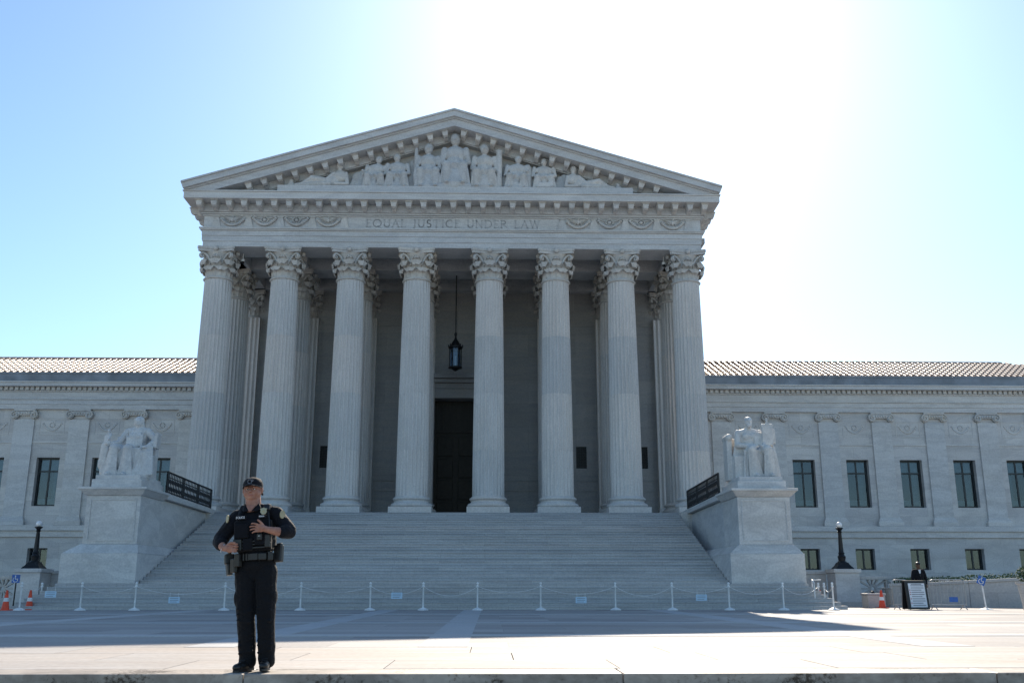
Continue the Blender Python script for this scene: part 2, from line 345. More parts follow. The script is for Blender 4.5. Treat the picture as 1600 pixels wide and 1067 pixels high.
# ------------------------------------------------------------------ the great stair
stairs = tag(empty('stairs', (0, 37.2, 0)), kind='structure')
NB, RB = 7, 0.1355
def step_geo(hx, y0, y1, z0, z1):             # tread with a rounded nosing over a set-back riser
    return B().prism([(y0 + 0.022, z0), (y0 + 0.022, z1 - 0.045), (y0 + 0.004, z1 - 0.038), (y0, z1 - 0.02), (y0 + 0.008, z1), (y1, z1), (y1, z0)], -hx, hx, 'x')
for i in range(NB):
    y0 = 37.2 + 0.30 * i
    ins = 0.14 * i
    b = step_geo(15.55 - ins, y0 - 37.2, 5.0, RB * i + 0.0005, RB * (i + 1)); b.build('step', 'stair', stairs)
ZL = NB * RB
NS = 26; SY0 = 39.75; SY1 = 49.95; ZT = 4.50
rise = (ZT - ZL) / NS; run = (SY1 - SY0) / NS
for i in range(NS):
    y0 = SY0 + run * i
    b = step_geo(11.72, y0 - 37.2, 14.0, ZL + rise * i + 0.0005, ZL + rise * (i + 1)); b.build('step', 'stair', stairs)

# ================================================================== THE COURTHOUSE
bld = tag(empty('courthouse', (0, 52, 0)), 'white marble courthouse with eight fluted front columns under a sculpted pediment', 'building')
def part(b, name, mat, parent=bld, smooth=None, bevel=0):
    """geometry written in world coordinates, parented to the building (origin 0,52,0)"""
    o = b.build(name, mat, None, smooth=smooth, bevel=bevel)
    o.parent = parent
    ow = Vector((0, 0, 0)); p = parent
    while p: ow += Vector(p.location); p = p.parent
    o.location = -ow
    return o
part(B().box(-14.9, 14.9, 51.25, 62, 0.0, 4.495), 'podium', 'wall')
part(B().box(-14.9, -11.73, 48.9, 51.24, 0.0, 4.49), 'podium_end', 'wall'); part(B().box(11.73, 14.9, 48.9, 51.24, 0.0, 4.49), 'podium_end', 'wall')

# ---- columns
ZC0, ZP, ZB, ZS, ZK = 4.50, 4.90, 5.50, 17.38, 19.2
R0, R1 = 0.86, 0.745
def fluted(z0, z1, zs, n=24):
    """one drum of a fluted shaft with entasis"""
    b = B(); nz = max(2, int((z1 - z0) / 0.7)); per = 6; ring = n * per; vs = []; fs = []
    for i in range(nz + 1):
        z = z0 + (z1 - z0) * i / nz; t = (z - ZB) / (ZS - ZB); rad = R0 + (R1 - R0) * (t ** 1.5)
        edge = min(1, max(0, (z - ZB - 0.12) / 0.25)) * min(1, max(0, (ZS - 0.2 - z) / 0.25))
        for k in range(ring):
            a = 2 * math.pi * k / ring; ph = (k % per) / per
            dep = 0 if ph < 0.17 else math.sin((ph - 0.1667) / 0.8333 * math.pi) * 0.08
            rr = rad - dep * (edge if (i in (0, nz) and (abs(z - ZB) < 0.01 or abs(z - ZS) < 0.01)) else 1)
            vs.append((rr * math.cos(a), rr * math.sin(a), z))
    for i in range(nz):
        for k in range(ring): fs.append((i * ring + k, i * ring + (k + 1) % ring, (i + 1) * ring + (k + 1) % ring, (i + 1) * ring + k))
    fs.append(tuple(reversed(range(ring)))); fs.append(tuple(nz * ring + k for k in range(ring)))
    return b.add(vs, fs)
def leaf(b, a, r, z0, h, wd, curl):
    """acanthus leaf: a lobed strip that leans out and curls over at its tip"""
    nu, nv = 7, 9; vs = []; fs = []
    for j in range(nv):
        t = j / (nv - 1)
        if t < 0.7: out = 0.03 + 0.10 * (t / 0.7) ** 2; z = z0 + h * t / 0.7 * 0.92
        else:
            q = (t - 0.7) / 0.3; out = 0.13 + curl * math.sin(q * math.pi * 0.72); z = z0 + h * (0.92 + 0.10 * math.sin(q * math.pi * 0.9)) - curl * 0.9 * q * q
        half = wd * (0.62 + 0.38 * math.sin(min(1, t / 0.75) * math.pi * 0.6)) * (1 if t < 0.7 else 1 - 0.5 * ((t - 0.7) / 0.3) ** 2) * (1 + 0.13 * math.cos(t * 22))
        for i in range(nu):
            u = -1 + 2 * i / (nu - 1); rr = r + out - 0.05 * u * u + 0.025 * math.cos(u * 7); aa = a + u * half / (r + 0.1)
            vs.append((rr * math.cos(aa), rr * math.sin(aa), z - 0.03 * abs(u) * (t > 0.5)))
    n = len(vs)
    back = [(x * (1 - 0.06 / math.hypot(x, y)), y * (1 - 0.06 / math.hypot(x, y)), z - 0.012) for x, y, z in vs]
    for j in range(nv - 1):
        for i in range(nu - 1):
            q = (j * nu + i, j * nu + i + 1, (j + 1) * nu + i + 1, (j + 1) * nu + i)
            fs.append(q); fs.append(tuple(n + k for k in reversed(q)))
    rim = [j * nu for j in range(nv)] + [(nv - 1) * nu + i for i in range(1, nu)] + [j * nu + nu - 1 for j in range(nv - 2, -1, -1)] + [i for i in range(nu - 2, 0, -1)]
    for k in range(len(rim)): a_, b_ = rim[k], rim[(k + 1) % len(rim)]; fs.append((a_, n + a_, n + b_, b_))
    b.add(vs + back, fs)
def capital_mesh():
    b = B(); H = ZK - ZS
    b.lathe([(R1 + 0.0, 0.0), (R1 + 0.07, 0.03), (R1 + 0.09, 0.075), (R1 + 0.06, 0.12), (R1 - 0.03, 0.14), (R1 - 0.05, 0.3), (R1 - 0.04, 1.0), (R1 + 0.04, 1.35), (R1 + 0.16, H - 0.27)], 32)
    for k in range(8): leaf(b, 2 * math.pi * k / 8 + math.pi / 8, R1 - 0.06, 0.14, 0.58, 0.31, 0.24)
    for k in range(8): leaf(b, 2 * math.pi * k / 8, R1 - 0.05, 0.22, 0.92, 0.28, 0.30)
    for k in range(4):                      # corner volutes, two scrolls meeting under each abacus corner
        a = math.pi / 4 + k * math.pi / 2
        for sgn in (-1, 1):
            pts = []; rr = []
            for i in range(8):              # stem rising from between the leaves
                t = i / 7; ang = a + sgn * (0.36 * (1 - t) ** 1.2 + 0.035); rad = R1 + 0.02 + 0.34 * t ** 1.8; pts.append((rad * math.cos(ang), rad * math.sin(ang), 0.85 + 0.62 * math.sin(t * math.pi / 2))); rr.append(0.05 + 0.02 * t)
            cx, cz = R1 + 0.36, 1.30
            for i in range(1, 15):          # scroll
                th = math.pi / 2 - i * 0.55; q = 0.145 * (1 - i / 17); rad = cx + q * math.cos(th) + 0.0; z = cz + q * math.sin(th); ang = a + sgn * 0.035
                pts.append((rad * math.cos(ang), rad * math.sin(ang), z)); rr.append(0.056 - 0.002 * i)
            b.tube(pts, rr, 7)
        am = k * math.pi / 2                # inner helices and the flower on each face
        for sgn in (-1, 1):
            pts = []
            for i in range(6):
                t = i / 5; ang = am + sgn * (0.33 * (1 - t) + 0.11); rad = R1 + 0.02 + 0.14 * t; pts.append((rad * math.cos(ang), rad * math.sin(ang), 0.95 + 0.42 * math.sin(t * math.pi / 2)))
            for i in range(1, 9):
                th = math.pi / 2 - i * 0.6; q = 0.085 * (1 - i / 11); ang = am + sgn * (0.11 - (q * math.cos(th)) / 0.9); pts.append(((R1 + 0.17) * math.cos(ang), (R1 + 0.17) * math.sin(ang), 1.29 + q * math.sin(th)))
            b.tube(pts, 0.032, 6)
        b.ell(((R1 + 0.22) * math.cos(am), (R1 + 0.22) * math.sin(am), H - 0.13), 0.13, 0.13, 0.15, n=10, m=6)
    # abacus with concave sides and cut corners
    for (zz0, zz1, s) in ((H - 0.27, H - 0.14, 0.965), (H - 0.135, H, 1.0)):
        poly = []
        for k in range(4):
            am = k * math.pi / 2; hw = 1.03 * s
            for i in range(9):
                u = -1 + 2 * i / 8; d = hw - 0.17 * (1 - u * u); x, y = d, u * (hw - 0.09)
                poly.append((x * math.cos(am) - y * math.sin(am), x * math.sin(am) + y * math.cos(am)))
        b.prism(poly, zz0, zz1, 'z')
    return b.mesh('capital', 'capital', 40)
CAPM = capital_mesh()
PLM = B().box(-1.12, 1.12, -1.12, 1.12, 0, ZP - ZC0).mesh('plinth', 'column')
h_ = ZB - ZP
prof = [(1.08, 0)]
for i in range(9): a = -math.pi / 2 + math.pi * i / 8; prof.append((1.0 + 0.11 * math.cos(a), 0.125 + 0.115 * math.sin(a)))
prof += [(0.97, 0.25), (0.95, 0.27), (0.915, 0.32), (0.935, 0.375), (0.955, 0.385)]
for i in range(7): a = -math.pi / 2 + math.pi * i / 6; prof.append((0.93 + 0.07 * math.cos(a), 0.465 + 0.07 * math.sin(a)))
prof += [(0.91, 0.545), (0.91, 0.575), (R0 + 0.01, h_)]
BSM = B().lathe(prof, 48).mesh('base', 'column', 50)
cuts = [ZB, 7.9, 11.0, 14.2, ZS]
DRM = [fluted(cuts[i] + (0.006 if i else 0), cuts[i + 1], None).mesh('drum', 'column', 35) for i in range(4)]
CX = [-13.15, -9.46, -5.76, -2.04, 2.04, 5.76, 9.46, 13.15]
def column(x, y):
    c = empty('column', (x, y - 52, 0), bld)
    inst('plinth', PLM, (0, 0, ZC0), c); inst('base', BSM, (0, 0, ZP), c)
    for d in DRM: inst('drum', d, (0, 0, 0), c, (0, 0, random.choice((0, 1, 2, 3)) * math.pi / 2))
    inst('capital', CAPM, (0, 0, ZS), c)
for x in CX: column(x, 52.0)
for x in CX: column(x, 55.9)

# ---- portico inside: back wall, ceiling beams, door, grilles, pilasters
WY = 59.6
def wall_open(name, mat, x0, x1, z0, z1, y0, y1, holes, parent=bld):
    """wall slab with rectangular openings, cut as one grid mesh"""
    xs = sorted({x0, x1, *[h[0] for h in holes], *[h[1] for h in holes]}); zs = sorted({z0, z1, *[h[2] for h in holes], *[h[3] for h in holes]})
    b = B()
    def solid(i, j):
        if not (0 <= i < len(xs) - 1 and 0 <= j < len(zs) - 1): return False
        cx, cz = (xs[i] + xs[i + 1]) / 2, (zs[j] + zs[j + 1]) / 2
        return not any(h[0] < cx < h[1] and h[2] < cz < h[3] for h in holes)
    for i in range(len(xs) - 1):
        for j in range(len(zs) - 1):
            if not solid(i, j): continue
            X0, X1, Z0, Z1 = xs[i], xs[i + 1], zs[j], zs[j + 1]
            b.add([(X0, y0, Z0), (X1, y0, Z0), (X1, y0, Z1), (X0, y0, Z1)], [(0, 1, 2, 3)])
            b.add([(X0, y1, Z0), (X1, y1, Z0), (X1, y1, Z1), (X0, y1, Z1)], [(3, 2, 1, 0)])
            for (di, dj, q) in ((-1, 0, [(X0, y0, Z0), (X0, y0, Z1), (X0, y1, Z1), (X0, y1, Z0)]), (1, 0, [(X1, y0, Z0), (X1, y1, Z0), (X1, y1, Z1), (X1, y0, Z1)]),
                                (0, -1, [(X0, y0, Z0), (X0, y1, Z0), (X1, y1, Z0), (X1, y0, Z0)]), (0, 1, [(X0, y0, Z1), (X1, y0, Z1), (X1, y1, Z1), (X0, y1, Z1)])):
                if not solid(i + di, j + dj): b.add(q, [(0, 1, 2, 3)])
    me = bpy.data.meshes.new(name); bm = bmesh.new()
    for v in b.v: bm.verts.new(v)
    bm.verts.ensure_lookup_table()
    for f in b.f: bm.faces.new([bm.verts[i] for i in f])
    bmesh.ops.remove_doubles(bm, verts=bm.verts, dist=1e-5); bmesh.ops.recalc_face_normals(bm, faces=bm.faces); bm.to_mesh(me); bm.free()
    me.materials.append(M[mat]); o = inst(name, me); o.parent = parent; o.location = (0, -52, 0)
    return o
GR = [(-8.35, -7.6, 7.95, 9.3), (7.45, 8.1, 7.95, 9.3), (-11.9, -11.2, 7.95, 9.3), (11.2, 11.9, 7.95, 9.3)]
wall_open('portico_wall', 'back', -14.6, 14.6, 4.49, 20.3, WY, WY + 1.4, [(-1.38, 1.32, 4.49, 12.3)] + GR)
for (a, b_, c, d) in GR:
    gr = part(B().box(a, b_, WY + 0.16, WY + 0.2, c, d), 'grille', 'frame')
    k = B()
    for i in range(5): k.box(a + 0.03 + i * (b_ - a - 0.06) / 4 - 0.02, a + 0.03 + i * (b_ - a - 0.06) / 4 + 0.02, WY + 0.10, WY + 0.157, c, d)
    for i in range(9): k.box(a, b_, WY + 0.08, WY + 0.13, c + 0.02 + i * (d - c - 0.04) / 8 - 0.018, c + 0.02 + i * (d - c - 0.04) / 8 + 0.018)
    part(k, 'lattice', 'iron', gr)
# door surround and bronze leaves
ds = B(); ds.box(-1.78, -1.385, WY - 0.14, WY - 0.002, 4.5, 12.3).box(1.325, 1.72, WY - 0.14, WY - 0.002, 4.5, 12.3).box(-1.78, 1.72, WY - 0.15, WY - 0.002, 12.305, 12.9)
ds.box(-1.9, 1.84, WY - 0.2, WY - 0.003, 12.905, 13.25).box(-2.35, 2.3, WY - 0.62, WY - 0.004, 13.5, 13.78).box(-2.2, 2.15, WY - 0.42, WY - 0.004, 13.255, 13.495)
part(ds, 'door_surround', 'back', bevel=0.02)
dr = part(B().box(-1.38, 1.32, WY + 0.9, WY + 1.0, 4.49, 12.3), 'door', 'bronze')
for i in range(2):
    for j in range(4):
        x0 = -1.30 + i * 1.31
        part(B().box(x0 + 0.12, x0 + 1.1, WY + 0.84, WY + 0.897, 4.75 + j * 1.35, 5.95 + j * 1.35), 'door_panel', 'bronze', dr, bevel=0.03)
part(B().box(-1.38, 1.32, WY + 0.80, WY + 0.896, 10.25, 10.45), 'transom', 'bronze', dr)
for i in range(7): part(B().box(-1.28 + i * 0.4, -1.23 + i * 0.4, WY + 0.83, WY + 0.897, 10.455, 12.28), 'transom_bar', 'bronze', dr)
# string courses on the back wall
sb = B()
for z, hh, pr in ((6.55, 0.12, 0.05), (7.15, 0.10, 0.05), (17.0, 0.12, 0.05)):
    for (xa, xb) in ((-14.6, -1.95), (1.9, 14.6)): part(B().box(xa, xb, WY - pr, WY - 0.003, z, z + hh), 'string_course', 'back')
pass
# pilasters with leafy capitals against the back wall
def fl_pil(wd, z0, z1, dep, nf=5):
    prof_ = []; n = nf * 6
    for i in range(n + 1):
        u = i / n; ph = (u * nf) % 1; prof_.append((-wd / 2 + wd * u, -dep + (0.0 if ph < 0.2 or i == n else math.sin((ph - 0.2) / 0.8 * math.pi) * 0.06)))
    prof_ += [(wd / 2, 0), (-wd / 2, 0)]
    return B().prism([(p[0], p[1]) for p in prof_], z0, z1, 'z')
PILM = fl_pil(1.35, ZB, ZS, 0.38).mesh('shaft', 'column')
PBM = B().box(-0.85, 0.85, -0.6, 0, 0, 0.4).box(-0.8, 0.8, -0.54, 0, 0.401, 0.7).box(-0.72, 0.72, -0.46, 0, 0.701, 1.0).mesh('base', 'column')
for x in CX:
    p = empty('pilaster', (x, WY - 0.002 - 52, 0), bld)
    inst('shaft', PILM, (0, 0, 0), p); inst('base', PBM, (0, 0, ZC0), p)
    c = inst('capital', CAPM, (0, 0.32, ZS), p); c.scale = (0.92, 0.8, 1)
# ceiling: beams along both column rows, cross beams, panels between
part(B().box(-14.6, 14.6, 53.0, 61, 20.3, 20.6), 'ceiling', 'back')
part(B().box(-13.9, 13.9, 55.1, 56.7, 19.2, 20.298), 'beam', 'trim'); part(B().box(-13.9, 13.9, 58.9, WY - 0.004, 19.2, 20.297), 'beam', 'trim')
for x in CX: part(B().box(x - 0.75, x + 0.75, 52.952, 55.098, 19.2, 20.296), 'beam', 'trim'); part(B().box(x - 0.7, x + 0.7, 56.703, 58.897, 19.3, 20.295), 'beam', 'trim')

# ---- entablature
ent = empty('entablature', (0, 0, 0), bld)
AX = 13.93; AY = 51.12
def ring_box(b, x, y, z0, z1, yb=62):
    b.box(-x, x, y, yb, z0, z1)
ea = B(); ea.box(-AX, AX, AY, 52.95, 19.2, 19.5).box(-AX - .04, AX + .04, AY - .04, 52.948, 19.501, 19.82).box(-AX - .08, AX + .08, AY - .08, 52.946, 19.821, 20.12)
for s in (-1, 1):
    ea.box(s * 12.2, s * AX, 52.951, 61, 19.2, 19.5).box(s * 12.2, s * (AX + .04), 52.949, 61, 19.501, 19.82).box(s * 12.2, s * (AX + .08), 52.947, 61, 19.821, 20.12)
part(ea, 'architrave', 'trim', ent, bevel=0.01)
em = B(); em.box(-AX - .17, AX + .17, AY - .17, 61, 20.121, 20.19).box(-AX - .22, AX + .22, AY - .22, 61, 20.191, 20.28); part(em, 'taenia', 'trim', ent, bevel=0.015)
part(B().box(-AX - .02, AX + .02, AY - .02, 61, 20.281, 20.98), 'frieze', 'trim', ent)
ec = B(); ec.box(-AX - .10, AX + .10, AY - .10, 61, 20.981, 21.06).box(-AX - .20, AX + .20, AY - .20, 61, 21.061, 21.16).box(-AX - .30, AX + .30, AY - .30, 61, 21.161, 21.62); part(ec, 'bed_mould', 'trim', ent, bevel=0.015)
ek = B(); ek.box(-AX - .92, AX + .92, AY - 1.12, 62, 21.622, 22.0).box(-AX - .98, AX + .98, AY - 1.18, 62, 22.001, 22.08); part(ek, 'corona', 'trim', ent, bevel=0.012)
modb = B(); mp_ = [(0, 0.40), (-0.62, 0.40), (-0.66, 0.30), (-0.60, 0.12), (-0.46, 0.06), (-0.30, 0.08), (-0.12, 0.0), (0, 0.0)]
hw_ = lambda z: 0.105 + 0.075 * (z / 0.40)
mv_ = [(-hw_(z), y, z) for y, z in mp_] + [(hw_(z), y, z) for y, z in mp_]
modb.add(mv_, [tuple(range(8)), tuple(reversed(range(8, 16)))] + [(k, k + 8, (k + 1) % 8 + 8, (k + 1) % 8) for k in range(8)])
modb.box(-0.215, 0.215, -0.70, 0.0, 0.401, 0.44)
MODM = modb.mesh('modillion', 'relief')
nm = 35
for i in range(nm):
    x = -14.05 + 28.1 * i / (nm - 1); inst('modillion', MODM, (x, AY - .302 - 52, 21.178), ent)
for s in (-1, 1):
    for i in range(5): inst('modillion', MODM, (s * (AX + .302), AY + 0.5 + i * 0.83 - 52, 21.178), ent, (0, 0, s * math.pi / 2))
# frieze carving: swags with medallions between tapering stands
sw = B()
for i in range(15):
    t = -1 + 2 * i / 14; sw.ell((t * 0.52, -0.05, 0.16 + 0.34 * t * t), 0.075, 0.075, 0.07 + 0.02 * (1 - abs(t)), n=8, m=5)
for i in range(12): a = 2 * math.pi * i / 12; sw.ell((0.17 * math.cos(a), -0.04, 0.42 + 0.15 * math.sin(a)), 0.05, 0.05, 0.05, n=6, m=4)
sw.ell((0, -0.05, 0.42), 0.10, 0.07, 0.09, n=8, m=5)
for s in (-1, 1): sw.cap((s * 0.2, -0.03, 0.5), (s * 0.5, -0.03, 0.6), 0.035, n=6)
SWM = sw.mesh('festoon', 'relief', 60)
sw = B()
for i in range(15): t = -1 + 2 * i / 14; sw.ell((t * 0.50, -0.05, 0.12 + 0.30 * t * t), 0.07, 0.075, 0.075, n=8, m=5)
sw.ell((0, -0.07, 0.42), 0.08, 0.07, 0.14, n=8, m=6).ell((0.03, -0.08, 0.57), 0.045, 0.05, 0.05, n=8, m=5)
for s in (-1, 1):
    for q in range(5): sw.cap((s * 0.06, -0.05, 0.50 - q * 0.02), (s * (0.44 - q * 0.06), -0.04, 0.60 - q * 0.085), 0.03, 0.022, n=6)
SWM2 = sw.mesh('festoon', 'relief', 60)
STM = B().frustum(-0.27, 0.27, -0.09, 0, 0.0, -0.13, 0.13, -0.07, 0, 0.60).box(-0.3, 0.3, -0.12, 0, 0.0, 0.05).box(-0.17, 0.17, -0.1, 0, 0.601, 0.66).mesh('frieze_stand', 'relief')
for s in (-1, 1):
    for i in range(4):
        inst('festoon', SWM2 if i % 3 == 0 else SWM, (s * (12.35 - 1.78 * i), AY - .022 - 52, 20.285), ent, scale=(1.2, 1.5, 1.12))
    for i in range(5): inst('frieze_stand', STM, (s * (13.25 - 1.78 * i), AY - .022 - 52, 20.3), ent)
# inscription in raised strokes; their darker colour stands for the shade inside cut letters
def stroke(b, pts, w0):
    for (p, q) in zip(pts[:-1], pts[1:]):
        p = Vector((p[0], 0, p[1])); q = Vector((q[0], 0, q[1])); d = q - p; L = d.length + w0 * 0.5
        b.obox((p + q) / 2, L, 0.02, w0, (0, -math.atan2(d.z, d.x), 0))
def arc(cx, cz, rx, rz, a0, a1, n=12): return [(cx + rx * math.cos(R(a0 + (a1 - a0) * i / n)), cz + rz * math.sin(R(a0 + (a1 - a0) * i / n))) for i in range(n + 1)]
TK, TN = 0.15, 0.075
GL = {
 'E': (0.55, [([(0.1, 0), (0.1, 1)], TK), ([(0, 0), (0.5, 0)], TN), ([(0, 1), (0.48, 1)], TN), ([(0.1, .52), (0.4, .52)], TN), ([(.5, 0), (.53, .16)], TN), ([(.48, 1), (.5, .86)], TN)]),
 'Q': (0.95, [(arc(.46, .5, .44, .5, 0, 360, 24), TN * 1.4), ([(.5, .12), (.95, -.18)], TN * 1.5)]),
 'U': (0.75, [([(0.1, 1), (0.1, .32)] + arc(.38, .32, .28, .32, 180, 360, 10) + [(.66, 1)], TN * 1.4), ([(-.02, 1), (.22, 1)], TN), ([(.56, 1), (.78, 1)], TN)]),
 'A': (0.8, [([(0.05, 0), (.4, 1)], TN), ([(.4, 1), (.74, 0)], TK), ([(.18, .36), (.6, .36)], TN), ([(-.05, 0), (.17, 0)], TN), ([(.6, 0), (.86, 0)], TN)]),
 'L': (0.52, [([(0.1, 0), (0.1, 1)], TK), ([(0, 0), (.5, 0)], TN), ([(0, 1), (.22, 1)], TN), ([(.5, 0), (.53, .18)], TN)]),
 'J': (0.34, [([(0.2, 1), (0.2, .1), (.12, -.12), (0, -.2)], TK * .9), ([(.06, 1), (.34, 1)], TN)]),
 'S': (0.55, [(arc(.28, .75, .2, .25, 30, 270, 12) + arc(.28, .25, .23, .25, 90, -150, 12), TN * 1.5)]),
 'T': (0.75, [([(0.37, 0), (0.37, 1)], TK), ([(0, 1), (.74, 1)], TN), ([(.25, 0), (.5, 0)], TN), ([(0, 1), (-.02, .84)], TN), ([(.74, 1), (.76, .84)], TN)]),
 'I': (0.26, [([(0.12, 0), (0.12, 1)], TK), ([(0, 0), (.24, 0)], TN), ([(0, 1), (.24, 1)], TN)]),
 'C': (0.8, [(arc(.46, .5, .44, .5, 50, 310, 18), TN * 1.5)]),
 'N': (0.82, [([(0.1, 0), (0.1, 1)], TN), ([(.08, 1), (.7, 0)], TK), ([(.7, 0), (.7, 1)], TN), ([(0, 0), (.22, 0)], TN), ([(.58, 1), (.82, 1)], TN), ([(-.04, 1), (.12, 1)], TN)]),
 'D': (0.82, [([(0.1, 0), (0.1, 1)], TK), ([(0, 0), (.36, 0)] + arc(.36, .5, .4, .5, -90, 90, 12) + [(0, 1)], TN * 1.2)]),
 'R': (0.74, [([(0.1, 0), (0.1, 1)], TK), ([(0, 1), (.32, 1)] + arc(.32, .75, .24, .25, 90, -90, 10) + [(.1, .5)], TN * 1.2), ([(.3, .5), (.72, 0)], TK), ([(0, 0), (.22, 0)], TN)]),
 'W': (1.1, [([(0.05, 1), (.3, 0)], TK), ([(.3, 0), (.54, 1)], TN), ([(.54, 1), (.8, 0)], TK), ([(.8, 0), (1.04, 1)], TN), ([(-.06, 1), (.18, 1)], TN), ([(.92, 1), (1.14, 1)], TN)]),
}
txt = 'EQUAL JUSTICE UNDER LAW'; gap = 0.2
tot = sum((GL[c][0] + gap) if c != ' ' else 0.62 for c in txt) - gap
hgt = 0.43; kx = 9.75 / tot; x = -9.75 / 2 - 0.02
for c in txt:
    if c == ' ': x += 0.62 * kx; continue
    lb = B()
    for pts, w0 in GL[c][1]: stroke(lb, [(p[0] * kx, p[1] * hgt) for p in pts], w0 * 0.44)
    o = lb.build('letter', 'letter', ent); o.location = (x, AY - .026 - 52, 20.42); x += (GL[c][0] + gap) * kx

# ---- pediment
ped = empty('pediment', (0, 0, 0), bld)
PX, PZ0, PZ1 = 14.95, 22.47, 27.02; SL = (PZ1 - PZ0) / PX
part(B().prism([(-13.9, 22.085), (13.9, 22.085), (0, 22.085 + 13.9 * SL + 0.05)], 51.35, 51.9, 'y'), 'tympanum', 'relief', ped)
def rake(b, off0, off1, y0, y1, xin=0.0, zmin=22.085):
    """sloping band on both sides, between vertical offsets off0..off1 below the roof line"""
    for s in (-1, 1):
        zt = lambda x: PZ1 - SL * abs(x)
        xe0 = min(PX, (PZ1 - off0 - zmin) / SL); xe1 = min(PX, (PZ1 - off1 - zmin) / SL)
        poly = [(0, PZ1 - off1), (0, PZ1 - off0), (s * xe0, PZ1 - off0 - SL * xe0), (s * xe1, PZ1 - off1 - SL * xe1)]
        b.prism(poly, y0, y1, 'y')
rk = B(); rake(rk, 0.0, 0.10, 49.62, 52); rake(rk, 0.101, 0.42, 49.70, 52); part(rk, 'raking_sima', 'trim', ped)
rk = B(); rake(rk, 0.421, 0.50, 49.86, 52); rake(rk, 0.501, 0.92, 49.95, 52); part(rk, 'raking_corona', 'trim', ped)
rk = B(); rake(rk, 0.921, 1.37, 50.82, 52); rake(rk, 1.371, 1.42, 50.9, 52); part(rk, 'raking_bed', 'trim', ped)
for s in (-1, 1):
    for i in range(15):
        x = s * (0.45 + i * 0.835); z = PZ1 - 1.36 - SL * abs(x)
        if z < 22.02: continue
        inst('modillion', MODM, (x, 50.818 - 52, z), ped, (0, s * math.atan(SL), 0))
# roof of the portico behind the pediment
part(B().prism([(-14.7, 22.09), (14.7, 22.09), (0, PZ1 - 0.02 - 0.0)], 52.02, 80, 'y'), 'portico_roof', 'lead', ped)

# pediment figures: one carved mesh each, generic robed people in high relief
def seated(b, x, z, h, lean=0.0, turn=0.0, arm=0, k=1.0):
    """robed seated person; h = seated height, z = base, k = breadth"""
    H = h; hx = x + lean * 0.9
    b.ell((hx, -0.03, z + H * 0.89), 0.09 * H, 0.10 * H, 0.115 * H); b.ell((hx + turn * 0.06, -0.03 - 0.1 * H, z + H * 0.87), 0.02 * H, 0.025 * H, 0.03 * H)                 # head
    b.ell((hx + turn * 0.03, 0.06, z + H * 0.93), 0.098 * H, 0.10 * H, 0.095 * H)
    b.cap((x + lean * 0.7, 0.05, z + H * 0.72), (hx, 0.02, z + H * 0.84), 0.05 * H)
    b.ell((x + lean * 0.5, 0.06, z + H * 0.62), 0.20 * H * k, 0.13 * H, 0.16 * H)      # chest
    b.ell((x + lean * 0.2, 0.06, z + H * 0.42), 0.17 * H * k, 0.14 * H, 0.18 * H)
    for s in (-1, 1):
        sx = x + lean * 0.5 + s * 0.2 * H * k; kx_ = x + s * 0.15 * H * k + turn * 0.1
        b.cap((sx, 0.03, z + H * 0.70), (sx + s * 0.05 * H, -0.02, z + H * 0.46), 0.06 * H, 0.05 * H)
        ex = x + s * (0.05 if arm != s else 0.30) * H; b.cap((sx + s * 0.05 * H, -0.02, z + H * 0.46), (ex, -0.24, z + H * (0.40 if arm != s else 0.52)), 0.05 * H, 0.04 * H)
        b.cap((x + s * 0.09 * H, 0, z + H * 0.34), (kx_, -0.34, z + H * 0.37), 0.10 * H, 0.085 * H)   # thigh
        b.cap((kx_, -0.30, z + H * 0.34), (kx_ + s * 0.01, -0.24, z + H * 0.05), 0.085 * H, 0.07 * H)   # shin in drapery
        b.ell((kx_, -0.36, z + H * 0.03), 0.05 * H, 0.1 * H, 0.035 * H)
        for q in range(4): b.cap((kx_ + (q - 1.5) * 0.05 * H, -0.31, z + H * 0.30), (kx_ + (q - 1.5) * 0.075 * H, -0.26, z + 0.02), 0.02 * H, 0.03 * H, 8)
    for q in range(5): b.cap((x + (q - 2) * 0.07 * H * k + lean * .3, -0.07, z + H * 0.68), (x + (q - 2.6) * 0.09 * H * k, -0.14, z + H * 0.42), 0.022 * H, 0.026 * H, 8)
    b.cap((x, 0.1, z + H * 0.2), (x, 0.1, z + 0.08), 0.17 * H, 0.22 * H)
